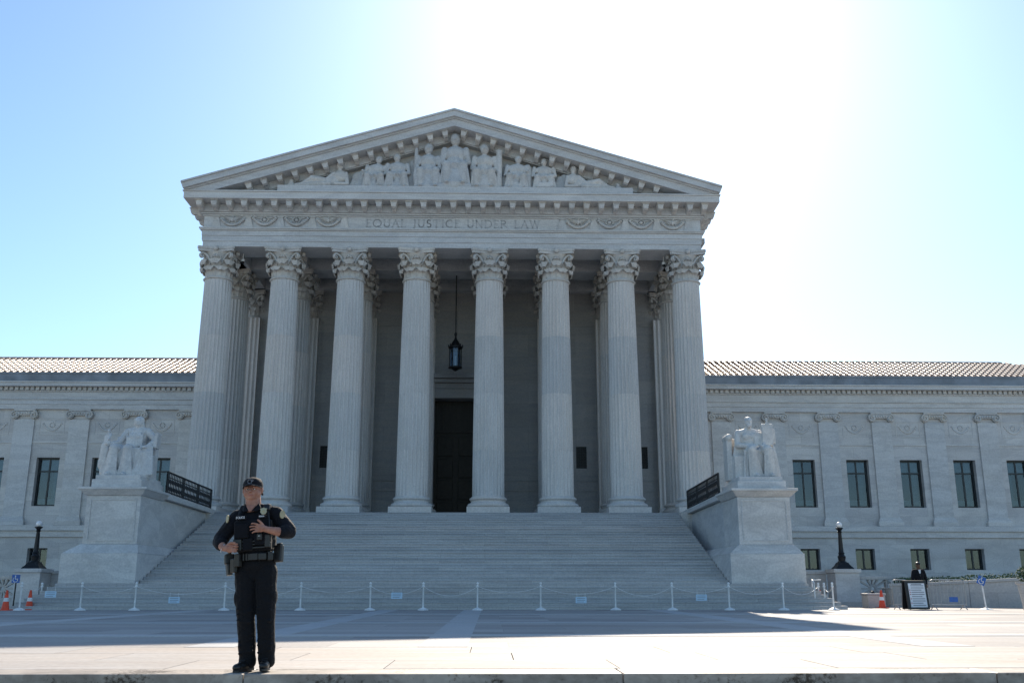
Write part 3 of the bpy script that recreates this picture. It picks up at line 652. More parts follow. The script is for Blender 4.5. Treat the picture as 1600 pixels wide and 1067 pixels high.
def reclining(b, x, z, h, s):
    """person lying with raised upper body; head towards the pediment centre side, legs to direction s"""
    b.ell((x, 0, z + h * 0.88), 0.13 * h, 0.13 * h, 0.15 * h)
    b.cap((x, 0, z + h * 0.74), (x + s * 0.02, 0.04, z + h * 0.62), 0.08 * h)
    b.ell((x - s * 0.02 * h, 0.04, z + h * 0.45), 0.27 * h, 0.18 * h, 0.26 * h); b.ell((x + s * 0.25 * h, 0.02, z + h * 0.26), 0.3 * h, 0.18 * h, 0.22 * h)
    b.cap((x - s * 0.22 * h, -0.05, z + h * 0.56), (x - s * 0.3 * h, -0.2, z + h * 0.16), 0.085 * h, 0.07 * h); b.cap((x - s * 0.3 * h, -0.2, z + h * 0.14), (x + s * 0.1 * h, -0.3, z + h * 0.12), 0.07 * h)
    b.cap((x + s * 0.2 * h, -0.05, z + h * 0.56), (x + s * 0.42 * h, -0.16, z + h * 0.34), 0.08 * h, 0.065 * h)
    b.cap((x + s * 0.35 * h, -0.05, z + h * 0.24), (x + s * 0.95 * h, -0.16, z + h * 0.36), 0.14 * h, 0.11 * h); b.cap((x + s * 0.95 * h, -0.16, z + h * 0.34), (x + s * 1.4 * h, -0.14, z + h * 0.09), 0.1 * h, 0.06 * h)
    b.cap((x + s * 0.35 * h, -0.18, z + h * 0.14), (x + s * 1.5 * h, -0.2, z + h * 0.1), 0.11 * h, 0.06 * h)
    for q in range(4): b.cap((x + s * (0.4 + q * 0.16) * h, -0.2, z + h * 0.3), (x + s * (0.5 + q * 0.2) * h, -0.3, z + 0.03), 0.03 * h, 0.03 * h, 8)
FZ = 22.47
def pf(px): return at(px, 260, 50.5).x
figs = []
def fig(fn, lab=None):
    b = B(); fn(b); o = sculpt(b, 'pediment_figure', 'relief', 0.034, ped, (0, 50.62 - 52, 0), 2)
    if lab: o['label'] = lab
def center(b):
    b.box(-1.0, 1.0, -0.45, 0.3, FZ, FZ + 0.22); seated(b, 0.05, FZ + 0.2, 3.2, 0, 0, 0, 0.95); b.box(-0.5, 0.6, -0.02, 0.3, FZ + 1.0, FZ + 2.35)
    b.cap((-0.55, -0.35, FZ + 1.5), (0.65, -0.35, FZ + 1.5), 0.07, 0.07, 8)
fig(center, 'tall enthroned robed figure at the middle of the pediment')
def l1(b): seated(b, pf(669), FZ, 2.78, 0, 0.2); b.cap((pf(650), -0.1, FZ), (pf(650), -0.05, FZ + 2.45), 0.13, 0.11); b.ell((pf(652), -0.22, FZ + 0.75), 0.22, 0.1, 0.75)
fig(l1, 'seated robed figure with an upright bundle of rods')
def l2(b): seated(b, pf(622), FZ, 2.15, -0.08, -0.4, 0, 1.3)
fig(l2)
def l3(b): seated(b, pf(584), FZ, 2.0, 0.3, 0.5, -1, 1.3)
fig(l3)
def l4(b): reclining(b, pf(531), FZ, 1.6, -1)
fig(l4)
def l5(b):
    x = pf(456); b.ell((x, 0, FZ + 0.42), 0.13, 0.12, 0.15).ell((x, 0, FZ + 0.2), 0.22, 0.15, 0.2).cap((x - 0.5, -0.05, FZ + 0.1), (x + 1.2, -0.08, FZ + 0.12), 0.10, 0.12).ell((x + 0.65, -0.02, FZ + 0.2), 0.2, 0.15, 0.15)
fig(l5)
def r1(b): seated(b, pf(757), FZ, 2.78, 0, -0.2); b.cap((pf(780), -0.1, FZ), (pf(780), -0.05, FZ + 2.3), 0.19, 0.17); b.ell((pf(780), -0.08, FZ + 2.35), 0.2, 0.14, 0.12); b.ell((pf(742), -0.25, FZ + 0.7), 0.22, 0.1, 0.72)
fig(r1, 'seated robed figure beside a short column')
def r2(b): seated(b, pf(806), FZ, 2.1, 0.16, 0.3, 1, 1.3); b.cap((pf(826), 0.05, FZ), (pf(824), 0.05, FZ + 1.35), 0.22, 0.25)
fig(r2)
def r3(b): seated(b, pf(850), FZ, 1.95, 0.0, 0.1, 0, 1.4); b.box(pf(838), pf(864), -0.42, -0.2, FZ + 0.05, FZ + 0.35)
fig(r3)
def r4(b): reclining(b, pf(896), FZ, 1.5, 1)
fig(r4)
def r5(b):
    x = pf(965); b.ell((x, 0, FZ + 0.38), 0.12, 0.12, 0.14).ell((x, 0, FZ + 0.18), 0.2, 0.15, 0.18).cap((x - 0.9, -0.05, FZ + 0.1), (x + 0.6, -0.08, FZ + 0.08), 0.11, 0.09).ell((x - 0.55, -0.02, FZ + 0.2), 0.2, 0.15, 0.14)
fig(r5)
def drape(b, px0, px1, h):
    x0, x1 = pf(px0), pf(px1); n = 7
    for q in range(n): t = q / (n - 1); b.cap((x0 + (x1 - x0) * (0.3 + 0.4 * t), 0.25, FZ + h * (0.9 - 0.3 * abs(t - .5))), (x0 + (x1 - x0) * t, 0.05, FZ + 0.05), 0.09, 0.13, 8)
    b.ell(((x0 + x1) / 2, 0.28, FZ + h * 0.55), abs(x1 - x0) * 0.45, 0.16, h * 0.5)
for a_, c_, h_2 in ((546, 572, 1.15), (636, 652, 1.9), (690, 700, 1.8), (733, 742, 1.8), (784, 800, 1.7), (826, 838, 1.35), (866, 886, 1.0), (468, 505, 0.75), (925, 960, 0.7), (556, 578, 1.3), (872, 892, 1.1), (600, 612, 1.5)):
    b = B(); drape(b, a_, c_, h_2); sculpt(b, 'carved_drapery', 'relief', 0.036, ped, (0, 50.66 - 52, 0), 1)
part(B().box(pf(438), pf(986), 50.12, 51.34, 22.083, FZ + 0.01), 'sculpture_ledge', 'trim', ped)

# ================================================================== WINGS
WGY = 61.0
WX0, WX1 = 14.85, 46.0
wc = [18.62 + 3.44 * i for i in range(8)]            # window axes
pc = [16.9 + 3.44 * i for i in range(9)]             # pilaster axes
WZ0, WZ1 = 5.72, 8.72
BZ0, BZ1 = 1.9, 3.18
FRM = B(); fw, fh = 1.42, WZ1 - WZ0
FRM.box(-fw / 2, -fw / 2 + 0.10, 0, 0.09, 0, fh).box(fw / 2 - 0.10, fw / 2, 0, 0.09, 0, fh).box(-fw / 2 + 0.1001, fw / 2 - 0.1001, 0, 0.09, 0, 0.11).box(-fw / 2 + 0.1001, fw / 2 - 0.1001, 0, 0.09, fh - 0.11, fh)
FRM.box(-0.045, 0.045, 0.005, 0.08, 0.111, fh - 0.111).box(-fw / 2 + 0.1002, -0.0451, 0.006, 0.078, 2.12, 2.22).box(0.0451, fw / 2 - 0.1002, 0.006, 0.078, 2.12, 2.22)
FRM = FRM.mesh('window_frame', 'frame')
PAN = [B().box(x0, x1, 0.05, 0.056, z0, z1).mesh('pane', 'glass') for (x0, x1, z0, z1) in ((-.61, -.046, .112, 2.119), (.046, .61, .112, 2.119), (-.61, -.046, 2.221, fh - .112), (.046, .61, 2.221, fh - .112))]
BFR = B(); bw_, bh_ = 1.2, BZ1 - BZ0
BFR.box(-bw_ / 2, -bw_ / 2 + 0.08, 0, 0.09, 0, bh_).box(bw_ / 2 - 0.08, bw_ / 2, 0, 0.09, 0, bh_).box(-bw_ / 2 + 0.0801, bw_ / 2 - 0.0801, 0, 0.09, 0, 0.09).box(-bw_ / 2 + 0.0801, bw_ / 2 - 0.0801, 0, 0.09, bh_ - 0.09, bh_).box(-0.05, 0.05, 0.005, 0.08, 0.0901, bh_ - 0.0901)
BFR = BFR.mesh('window_frame', 'frame')
BPN = [B().box(x0, x1, 0.05, 0.056, 0.091, bh_ - 0.091).mesh('pane', 'glass') for (x0, x1) in ((-.519, -.051), (.051, .519))]
def curtain_mesh(w_, h_):
    pts = []
    for i in range(25): u = i / 24; pts.append((-w_ / 2 + w_ * u, 0.035 * math.sin(u * 40) + 0.01 * math.sin(u * 17)))
    return B().prism(pts + [(p[0], p[1] + 0.01) for p in reversed(pts)], 0, h_, 'z').mesh('curtain', 'curtain')
CUR = curtain_mesh(0.36, fh - 0.2)
BLI = B().box(-0.6, 0.6, 0, 0.02, 0, 0.75).mesh('blind', 'curtain')
# pilaster pieces
PW = 1.25
PSH = B().box(-PW / 2, PW / 2, -0.11, 0, 5.05, 11.1).mesh('shaft', 'trim')
PBS = B().box(-PW / 2 - 0.16, PW / 2 + 0.16, -0.30, 0, 4.55, 4.80).frustum(-PW / 2 - 0.14, PW / 2 + 0.14, -0.28, 0, 4.801, -PW / 2 - 0.02, PW / 2 + 0.02, -0.18, 0, 5.05).mesh('base', 'trim')
ic = B(); ic.box(-PW / 2 - 0.05, PW / 2 + 0.05, -0.24, 0, 11.62, 11.75)
for s in (-1, 1):
    pts = []
    for i in range(18): th = math.pi / 2 + s * i * 0.5; q = 0.24 * (1 - i / 22); pts.append((s * 0.60 - q * math.cos(th) * 1.0, -0.24, 11.38 + q * math.sin(th)))
    ic.tube(pts, 0.05, 6); ic.lathe([(0.25, 0), (0.25, 0.2)], 16)
    v = ic.v[-32:]; n0 = len(ic.v) - 32
    for k in range(32): x, y, z = v[k]; ic.v[n0 + k] = (s * 0.60 + x, -0.21 + z * 0.99 - 0.0, 11.38 + y)
ic.box(-0.58, 0.58, -0.2, 0, 11.36, 11.6)
for i in range(5): ic.ell((-0.32 + i * 0.16, -0.21, 11.47), 0.065, 0.06, 0.09, n=8, m=5)
PCP = ic.mesh('capital', 'capital', 40)
rel = B(); rel.box(-0.78, 0.78, -0.03, 0, 0, 0.04).box(-0.78, 0.78, -0.03, 0, 0.96, 1.0).box(-0.78, -0.74, -0.03, 0, 0.041, 0.959).box(0.74, 0.78, -0.03, 0, 0.041, 0.959)
for i in range(15): t = -1 + 2 * i / 14; rel.ell((t * 0.56, -0.02, 0.28 + 0.42 * t * t), 0.07, 0.06, 0.07, n=7, m=5)
for i in range(9): a = 2 * math.pi * i / 9; rel.ell((0.15 * math.cos(a), -0.02, 0.62 + 0.15 * math.sin(a)), 0.05, 0.05, 0.05, n=6, m=4)
RELM = rel.mesh('relief_panel', 'relief', 60)
tile_n = 0; tiles_rest = B()
TL = B()
n_ = 7
def tile_geo(b, ox=0, oy=0, oz=0, ca=1, sa=0, r=0.135, L=0.62):
    """half-round cover tile running up the slope, wider at its lower end"""
    vs = []; fs = []
    for (t, rr) in ((0, r), (0, r - 0.022), (L, r * 0.86), ):
        for k in range(n_):
            a = math.pi * k / (n_ - 1); y, z = t, rr * math.sin(a) + (0.02 if t else 0.03)
            vs.append((ox + rr * math.cos(a), oy + y * ca - z * sa, oz + y * sa + z * ca))
    for i in range(2):
        for k in range(n_ - 1): fs.append((i * n_ + k, i * n_ + k + 1, (i + 1) * n_ + k + 1, (i + 1) * n_ + k))
    b.add(vs, fs)
RA = math.atan2(2.25, 5.2); CA, SA = math.cos(RA), math.sin(RA)
tile_geo(TL, ca=CA, sa=SA); TILM = TL.mesh('roof_tile', 'tile', 40)
for side in (-1, 1):
    holes = []
    for x in wc: holes += [(side * x - fw / 2, side * x + fw / 2, WZ0, WZ1), (side * x - bw_ / 2, side * x + bw_ / 2, BZ0, BZ1)]
    xa, xb = (WX0, WX1) if side > 0 else (-WX1, -WX0)
    wl = wall_open('wing_wall', 'wall', xa, xb, 0.0, 12.0, WGY, WGY + 0.6, holes)
    part(B().box(xa, xb, WGY + 0.9, WGY + 16, 0.0, 13.4), 'wing_core', 'black')
    for x in wc:
        wn = empty('window', (side * x, WGY + 0.34 - 52, WZ0), bld); inst('window_frame', FRM, (0, 0, 0), wn)
        for p in PAN: inst('pane', p, (0, 0, 0), wn)
        inst('curtain', CUR, (0.36 if random.random() < .6 else -0.36, 0.30, 0.1), wn)
        if random.random() < 0.9: inst('blind', BLI, (0, 0.22, fh - 0.86 + random.uniform(-0.05, 0.1)), wn)
        inst('blind', BLI, (0, 0.27, 0.11), wn, scale=(1, 1, 0.5))
        bn = empty('basement_window', (side * x + side * 0.12, WGY + 0.34 - 52, BZ0), bld); bn.location.x = side * x
        inst('window_frame', BFR, (0, 0, 0), bn)
        for p in BPN: inst('pane', p, (0, 0, 0), bn)
        inst('relief_panel', RELM, (side * x, WGY - 0.002 - 52, 10.15), bld, scale=(1, 0.55, 1))
    for i, x in enumerate(pc):
        p = empty('wing_pilaster', (side * x, WGY - 0.002 - 52, 0), bld)
        inst('shaft', PSH, (0, 0, 0), p); inst('base', PBS, (0, 0, 0), p); inst('capital', PCP, (0, 0, 0), p)
    for i in range(len(pc) - 1):
        x0, x1 = pc[i] + PW / 2 + 0.003, pc[i + 1] - PW / 2 - 0.003
        part(B().box(side * x0, side * x1, WGY - 0.05, WGY - 0.002, 9.62, 9.74), 'sill_band', 'trim')
    X0, X1 = WX0, WX1
    def run_(z0, z1, pr, name, mat='trim'): return part(B().box(side * X0, side * (X1 + pr), WGY - pr, WGY + 0.6, z0, z1), name, mat, bevel=0.012)
    run_(3.85, 4.22, 0.16, 'base_course'); run_(4.2205, 4.545, 0.30, 'base_course'); run_(0.0, 1.1, 0.25, 'base_course')
    run_(11.752, 12.05, 0.20, 'wing_architrave'); run_(12.051, 12.35, 0.24, 'wing_architrave'); run_(12.351, 12.42, 0.32, 'wing_architrave')
    run_(12.421, 12.86, 0.20, 'wing_frieze'); run_(12.861, 12.93, 0.28, 'wing_cornice')
    nd = 94; DM = B().box(-0.10, 0.10, -0.16, 0, 0, 0.2).mesh('dentil', 'relief')
    part(B().box(side * X0, side * (X1 + .28), WGY - .26, WGY + .6, 12.931, 13.14), 'dentil_course', 'capital')
    for i in range(nd):
        inst('dentil', DM, (side * (15.0 + i * (30.9 / nd)), WGY - 0.262 - 52, 12.935), bld)
    run_(13.141, 13.36, 0.72, 'wing_cornice'); run_(13.361, 13.44, 0.78, 'wing_cornice')
    part(B().box(side * X0, side * (X1 + 0.6), WGY - 0.60, WGY + 0.5, 13.441, 14.02), 'gutter', 'lead', bevel=0.02)
    part(B().box(side * X0, side * (X1 + 0.63), WGY - 0.64, WGY - 0.602, 13.93, 14.04), 'gutter_lip', 'lead')
    # hipped roof slab with tile rows
    ry0, rz0 = WGY - 0.45, 14.0
    rf = B(); RX1 = X1 + 0.5; RL = 4.9
    top = (ry0 + RL * CA, rz0 + RL * SA)
    rf.add([(side * X0, ry0, rz0), (side * RX1, ry0, rz0), (side * (RX1 - 8.9), top[0], top[1]), (side * X0, top[0], top[1]),
            (side * X0, ry0, rz0 - 0.1), (side * RX1, ry0, rz0 - 0.1), (side * (RX1 - 8.9), top[0], rz0 - 0.1), (side * X0, top[0], rz0 - 0.1)],
           [(0, 1, 2, 3), (4, 7, 6, 5), (0, 4, 5, 1), (1, 5, 6, 2), (2, 6, 7, 3), (3, 7, 4, 0)])
    roof = part(rf, 'wing_roof', 'tile')
    rest = B(); cnt = 0; sp = 0.40
    for c in range(int((RX1 - X0) / sp)):
        x = X0 + 0.2 + c * sp
        for r_ in range(10):
            t = r_ * 0.56
            if t > RL - 0.3 or x > RX1 - t * CA * 1.95: break
            oy, oz = ry0 + t * CA, rz0 + t * SA
            if cnt < 150 and r_ < 10:
                inst('roof_tile', TILM, (side * x, oy - 0, oz), None, (random.uniform(-.02, .02), 0, random.uniform(-.02, .02))).parent = roof; cnt += 1
            else: tile_geo(rest, side * x, oy, oz, CA, SA)
    o = part(rest, 'roof_tiles', 'tile', roof, smooth=40); o['kind'] = 'stuff'
    rg = B(); k = 0
    x = X0
    while x < RX1 - 9.0:
        rg.cap((side * x, top[0] + 0.05, top[1] + 0.05), (side * (x + 0.42), top[0] + 0.05, top[1] + 0.06), 0.15, 0.13, 8); x += 0.5
    o = part(rg, 'ridge_tiles', 'tile', roof, smooth=40); o['kind'] = 'stuff'

# ================================================================== PEDESTALS, STATUES, RAILINGS
def pedestal(side, label):
    root = tag(empty('statue_pedestal', (side * 13.2, 39.3, 0)), label, 'pedestal', 'marble pedestals flanking the stair')
    def p(b, name, mat='ped', bevel=0.02):
        o = b.build(name, mat, root, bevel=bevel); o.location = (-side * 13.2, -39.3, 0); return o
    I, O = 11.74, 14.72                       # inner and outer faces of the base
    c = side * 13.17 + 0.15; hw = 1.08         # die
    p(B().box(side * 11.745, side * (O + 0.02), 39.30, 50.0, ZL + 0.001, 2.12), 'base_block')
    p(B().box(side * (O + 0.021), side * (O + 0.09), 39.5, 50.0, 0.0, ZL - 0.002), 'footing')
    vs = B(); vs.frustum(min(side * I, side * O), max(side * I, side * O), 39.33, 48.9, 2.121, c - hw - 0.05, c + hw + 0.05, 39.62, 48.9, 2.48); p(vs, 'base_mould')
    die = p(B().box(c - hw, c + hw, 39.66, 42.2, 2.481, 4.40), 'die')
    for (z0, z1) in ((4.22, 4.27), (2.62, 2.67)): B().box(c - hw + 0.15, c + hw - 0.15, 39.635, 39.658, z0, z1).build('panel_edge', 'ped', die)
    for a in (c - hw + 0.15, c + hw - 0.2): B().box(a, a + 0.05, 39.635, 39.658, 2.671, 4.219).build('panel_edge', 'ped', die)
    ck = B(); ck.prism([(42.201, 2.481), (50.0, 2.481), (50.0, 4.38), (42.201, 4.46)], c - hw + 0.01, c + hw - 0.01, 'x'); p(ck, 'cheek_wall')
    p(B().box(side * 11.745, side * 14.3, 49.0, 50.8, 2.122, 4.37), 'cheek_end')
    c1 = B(); c1.frustum(c - hw - 0.04, c + hw + 0.04, 39.62, 42.3, 4.401, c - 1.33, c + 1.33, 39.40, 42.3, 4.62); c1.box(c - 1.37, c + 1.37, 39.36, 42.3, 4.621, 4.73); p(c1, 'cornice')
    c2 = B(); c2.prism([(42.301, 4.48), (50.6, 4.385), (50.6, 4.60), (42.301, 4.73)], c - 1.30, c + 1.30, 'x'); p(c2, 'cheek_coping')
    p(B().box(c - 1.0, c + 1.0, 39.75, 42.5, 4.731, 5.07), 'plinth_block'); p(B().box(c - 0.9, c + 0.9, 39.85, 42.4, 5.071, 5.25), 'plinth_block')
    return root
pedestal(-1, 'large marble pedestal left of the stair under the seated woman'); pedestal(1, 'large marble pedestal right of the stair under the seated man')
def railing(side, label):
    root = tag(empty('iron_railing', (side * 12.0, 46.5, 4.6)), label, 'railing', 'iron railings on the cheek walls')
    y0, y1 = 42.45, 49.3; n = 30
    zt = lambda y: 4.725 - (y - 42.3) * 0.0157
    x = side * 12.02 + 0.15
    def p(b, name):
        o = b.build(name, 'iron', root); o.location = (-side * 12.0, -46.5, -4.6); return o
    p(B().tube([(x, y0, zt(y0) + 0.95), (x, y1, zt(y1) + 0.95)], 0.045, 8), 'top_rail'); p(B().tube([(x, y0, zt(y0) + 0.1), (x, y1, zt(y1) + 0.1)], 0.035, 8), 'bottom_rail'); p(B().tube([(x, y0, zt(y0) + 0.74), (x, y1, zt(y1) + 0.74)], 0.025, 6), 'middle_rail')
    for i in range(n + 1):
        y = y0 + (y1 - y0) * i / n; big = i % 10 == 0; p(B().tube([(x, y, zt(y) + 0.0), (x, y, zt(y) + 0.95)], 0.05 if big else 0.022, 6), 'post' if big else 'baluster')
    for i in range(n):
        y = y0 + (y1 - y0) * (i + 0.5) / n; d = (y1 - y0) / n / 2
        for (a, b_) in ((.12, .42), (.43, .73)):
            p(B().tube([(x, y - d, zt(y) + a), (x, y + d, zt(y) + b_)], 0.014, 5).tube([(x, y + d, zt(y) + a), (x, y - d, zt(y) + b_)], 0.014, 5), 'lattice')
railing(-1, 'black iron lattice railing beside the left pedestal'); railing(1, 'black iron lattice railing beside the right pedestal')

def statue_base(b):                            # block seat with a back
    b.box(-0.8, 0.85, -0.1, 1.0, 0.0, 0.95).box(-0.85, 0.85, 0.65, 1.05, 0.9, 1.75)
def robe_legs(b, knees, feet, zk, n=6, fold=0.035):
    for (kx, ky), (fx, fy) in zip(knees, feet):
        b.cap((kx * 0.55, 0.35, zk - 0.02), (kx, ky, zk), 0.24, 0.20); b.cap((kx, ky, zk - 0.03), (fx, fy + 0.12, 0.22), 0.19, 0.15); b.ell((fx, fy - 0.02, 0.09), 0.11, 0.24, 0.09)
        for q in range(n):
            u = (q - (n - 1) / 2) / n; b.cap((kx + u * 0.36, ky - 0.15 + abs(u) * 0.2, zk - 0.1), (fx + u * 0.62, fy + 0.02 + abs(u) * 0.25, 0.08), fold, fold * 1.5, 7)
# left: seated woman, small figurine on her raised hand, arm on a tablet
b = B(); statue_base(b)
robe_legs(b, [(-0.52, -0.42), (0.02, -0.36)], [(-0.62, -0.55), (0.0, -0.5)], 1.12)
for q in range(9): b.cap((-0.25 + q * 0.09, -0.22, 1.15), (-0.3 + q * 0.13, -0.25, 0.1), 0.05, 0.07, 7)
b.box(-0.85, 0.6, -0.35, 0.3, 0.0, 0.3)
b.ell((0.12, 0.30, 1.25), 0.46, 0.36, 0.35); b.ell((0.16, 0.30, 1.62), 0.40, 0.29, 0.38); b.ell((0.17, 0.28, 1.86), 0.46, 0.25, 0.19)
b.cap((0.18, 0.28, 2.0), (-0.2, 0.27, 1.88), 0.13, 0.15).cap((0.18, 0.28, 2.0), (0.55, 0.27, 1.88), 0.13, 0.15); b.ell((-0.25, -0.15, 0.75), 0.38, 0.22, 0.5)
b.ell((0.03, 0.08, 1.66), 0.15, 0.14, 0.14).ell((0.30, 0.08, 1.66), 0.15, 0.14, 0.14)
b.cap((0.18, 0.26, 1.95), (0.2, 0.2, 2.12), 0.12, 0.11); b.ell((0.2, 0.16, 2.27), 0.155, 0.185, 0.215); b.ell((0.2, -0.02, 2.24), 0.03, 0.05, 0.05); b.ell((0.2, 0.0, 2.30), 0.11, 0.05, 0.025).ell((0.2, 0.02, 2.17), 0.06, 0.06, 0.03)
b.ell((0.2, 0.24, 2.34), 0.19, 0.21, 0.18); b.ell((0.22, 0.42, 2.24), 0.12, 0.12, 0.12)                           # hair gathered behind
for s in (-1, 1): b.cap((0.2 + s * 0.16, 0.16, 2.38), (0.2 + s * 0.17, 0.24, 2.12), 0.06, 0.06, 8)
b.cap((-0.25, 0.28, 1.88), (-0.52, 0.15, 1.45), 0.16, 0.13); b.cap((-0.52, 0.12, 1.43), (-0.85, -0.25, 1.30), 0.12, 0.085); b.ell((-0.87, -0.3, 1.33), 0.1, 0.11, 0.07)
b.cap((-0.86, -0.28, 1.35), (-0.86, -0.25, 1.68), 0.11, 0.085).ell((-0.86, -0.25, 1.84), 0.065, 0.07, 0.085).cap((-0.98, -0.25, 1.65), (-0.98, -0.3, 1.3), 0.05).cap((-0.75, -0.27, 1.7), (-0.8, -0.38, 1.5), 0.05)
b.cap((-0.98, -0.2, 1.25), (-1.05, -0.05, 0.5), 0.16, 0.22).cap((-0.9, -0.2, 1.1), (-0.95, -0.1, 0.2), 0.12, 0.2)   # cloth falling below the hand
b.cap((0.58, 0.28, 1.88), (0.95, 0.25, 1.55), 0.17, 0.14); b.cap((0.95, 0.25, 1.52), (0.72, -0.12, 1.22), 0.13, 0.09); b.ell((0.66, -0.2, 1.2), 0.12, 0.1, 0.06)
b.obox((1.02, 0.25, 1.5), 0.14, 0.5, 0.62, (0, 0.08, 0)); b.cap((0.72, -0.05, 0.95), (0.78, -0.12, 0.15), 0.24, 0.28)
for q in range(7): b.cap((-0.2 + q * 0.11, 0.02, 1.80), (-0.15 + q * 0.10, -0.02, 1.28), 0.035, 0.045, 7)
for q in range(7): b.cap((0.45 + q * 0.08, -0.08, 1.25), (0.42 + q * 0.11, -0.32, 0.12), 0.05, 0.075, 7)
o = sculpt(b, 'seated_statue', 'statue', 0.024, None, (-13.02, 40.9, 5.24), 2, rough=0.008, rscale=9)
o.scale = (1.0, 1.0, 1.05); tag(o, 'white marble statue of a seated robed woman holding a small figurine', 'statue', 'seated marble statues')
# right: seated man, hands at his lap, upright tablet and sword on his left side
b = B(); statue_base(b); b.box(-1.0, -0.75, 0.35, 1.05, 0.0, 1.6).cap((-0.88, 0.4, 1.75), (-0.88, 1.0, 1.75), 0.16)
robe_legs(b, [(-0.12, -0.40), (0.55, -0.42)], [(0.02, -0.52), (0.62, -0.6)], 1.15)
for q in range(10): b.cap((-0.35 + q * 0.1, -0.2, 1.15), (-0.42 + q * 0.12, -0.22, 0.08), 0.05, 0.075, 7)
b.ell((-0.02, 0.32, 1.28), 0.46, 0.34, 0.34); b.ell((-0.03, 0.32, 1.64), 0.43, 0.27, 0.38); b.ell((-0.03, 0.32, 1.9), 0.5, 0.23, 0.17)
b.cap((-0.05, 0.3, 2.02), (-0.45, 0.3, 1.9), 0.14, 0.15).cap((-0.05, 0.3, 2.02), (0.38, 0.3, 1.9), 0.14, 0.15); b.ell((0.22, -0.1, 0.7), 0.4, 0.2, 0.5)
b.ell((-0.17, 0.1, 1.76), 0.19, 0.1, 0.14).ell((0.12, 0.1, 1.76), 0.19, 0.1, 0.14)
b.cap((-0.05, 0.3, 1.98), (-0.05, 0.24, 2.18), 0.145, 0.13); b.ell((-0.05, 0.2, 2.36), 0.165, 0.2, 0.23); b.ell((-0.05, 0.0, 2.33), 0.03, 0.05, 0.06); b.ell((-0.05, 0.03, 2.41), 0.13, 0.06, 0.03); b.ell((-0.05, 0.06, 2.2), 0.11, 0.11, 0.1); b.ell((-0.05, 0.25, 2.42), 0.18, 0.2, 0.18)
b.cap((-0.5, 0.3, 1.9), (-0.58, 0.15, 1.42), 0.165, 0.13); b.cap((-0.58, 0.1, 1.40), (0.02, -0.3, 1.30), 0.12, 0.085); b.ell((0.1, -0.34, 1.3), 0.11, 0.08, 0.07)
b.cap((0.44, 0.3, 1.9), (0.62, 0.15, 1.5), 0.165, 0.13); b.cap((0.62, 0.1, 1.48), (0.42, -0.28, 1.32), 0.12, 0.085); b.ell((0.36, -0.32, 1.32), 0.1, 0.08, 0.07)
b.obox((0.66, -0.1, 1.75), 0.46, 0.16, 0.78, (0, 0, 0)); b.cap((0.66, -0.12, 2.1), (0.66, -0.12, 2.46), 0.055, 0.045); b.cap((0.45, -0.12, 2.2), (0.87, -0.12, 2.2), 0.055)
b.obox((0.95, 0.1, 1.75), 0.14, 0.34, 0.6, (0, 0, 0))
b.cap((0.8, -0.2, 1.1), (0.88, -0.2, 0.1), 0.13, 0.2).cap((0.9, 0.1, 1.3), (1.0, 0.05, 0.2), 0.12, 0.18)
for q in range(7): b.cap((-0.55 + q * 0.05, 0.28, 1.85), (-0.75 + q * 0.07, 0.2, 0.9), 0.05, 0.06, 7)
for q in range(5): b.cap((0.2 + q * 0.06, 0.06, 1.92), (0.12 + q * 0.1, -0.02, 1.4), 0.03, 0.04, 7)
o = sculpt(b, 'seated_statue', 'statue', 0.024, None, (13.32, 40.9, 5.24), 2, rough=0.008, rscale=9)
o.scale = (1.0, 1.0, 1.05); tag(o, 'white marble statue of a seated man with an upright tablet', 'statue', 'seated marble statues')

# ================================================================== LANTERN in the middle bay
ln = tag(empty('hanging_lantern', (0.03, 56.0, 13.25)), 'black iron lantern hanging on a long rod before the doorway', 'lantern')
lb = B()
for a in range(6):
    t = a * math.pi / 3; x, y = 0.34 * math.cos(t), 0.34 * math.sin(t); lb.tube([(x, y, 0.22), (x, y, 1.42)], 0.035, 6)
lb.lathe([(0.05, 0.0), (0.14, 0.06), (0.3, 0.16), (0.41, 0.18), (0.41, 0.26), (0.36, 0.27)], 12); lb.lathe([(0.36, 1.38), (0.43, 1.40), (0.43, 1.48), (0.3, 1.55), (0.22, 1.75), (0.08, 1.95), (0.05, 2.1)], 12)
lb.build('cage', 'iron', ln, smooth=40)
B().lathe([(0.29, 0.28), (0.29, 1.37)], 6).build('lantern_glass', 'glass', ln); B().cap((0, 0, 0.3), (0, 0, 0.9), 0.06, 0.05).build('candle_lamp', 'globe', ln)
cr = B()
for i in range(8): a = i * math.pi / 4; cr.ell((0.42 * math.cos(a), 0.42 * math.sin(a), 1.53), 0.04, 0.04, 0.1, n=6, m=4)
o = cr.build('crest', 'iron', ln); o['kind'] = 'stuff'
B().tube([(0, 0, 2.05), (0, 0, 6.1)], 0.035, 6).build('rod', 'iron', ln); B().ell((0, 0, 2.25), 0.09, 0.09, 0.14).build('knop', 'iron', ln)
for (x, lab) in ((-11.95, 'small dome camera under the beam near the left corner column'), (12.0, 'small dome camera under the beam near the right corner column')):
    sc_ = tag(empty('security_camera', (x, 52.3, 19.2)), lab, 'camera', 'dome cameras under the portico beam')
    sc_.scale = (0.65, 0.65, 0.65); B().lathe([(0.05, -0.55), (0.05, 0.0)], 8).build('stem', 'white', sc_); B().lathe([(0.10, -0.78), (0.16, -0.72), (0.17, -0.55), (0.06, -0.5)], 12).build('housing', 'white', sc_); B().ell((0, 0, -0.8), 0.15, 0.15, 0.15, n=12, m=8).build('dome', 'black', sc_)

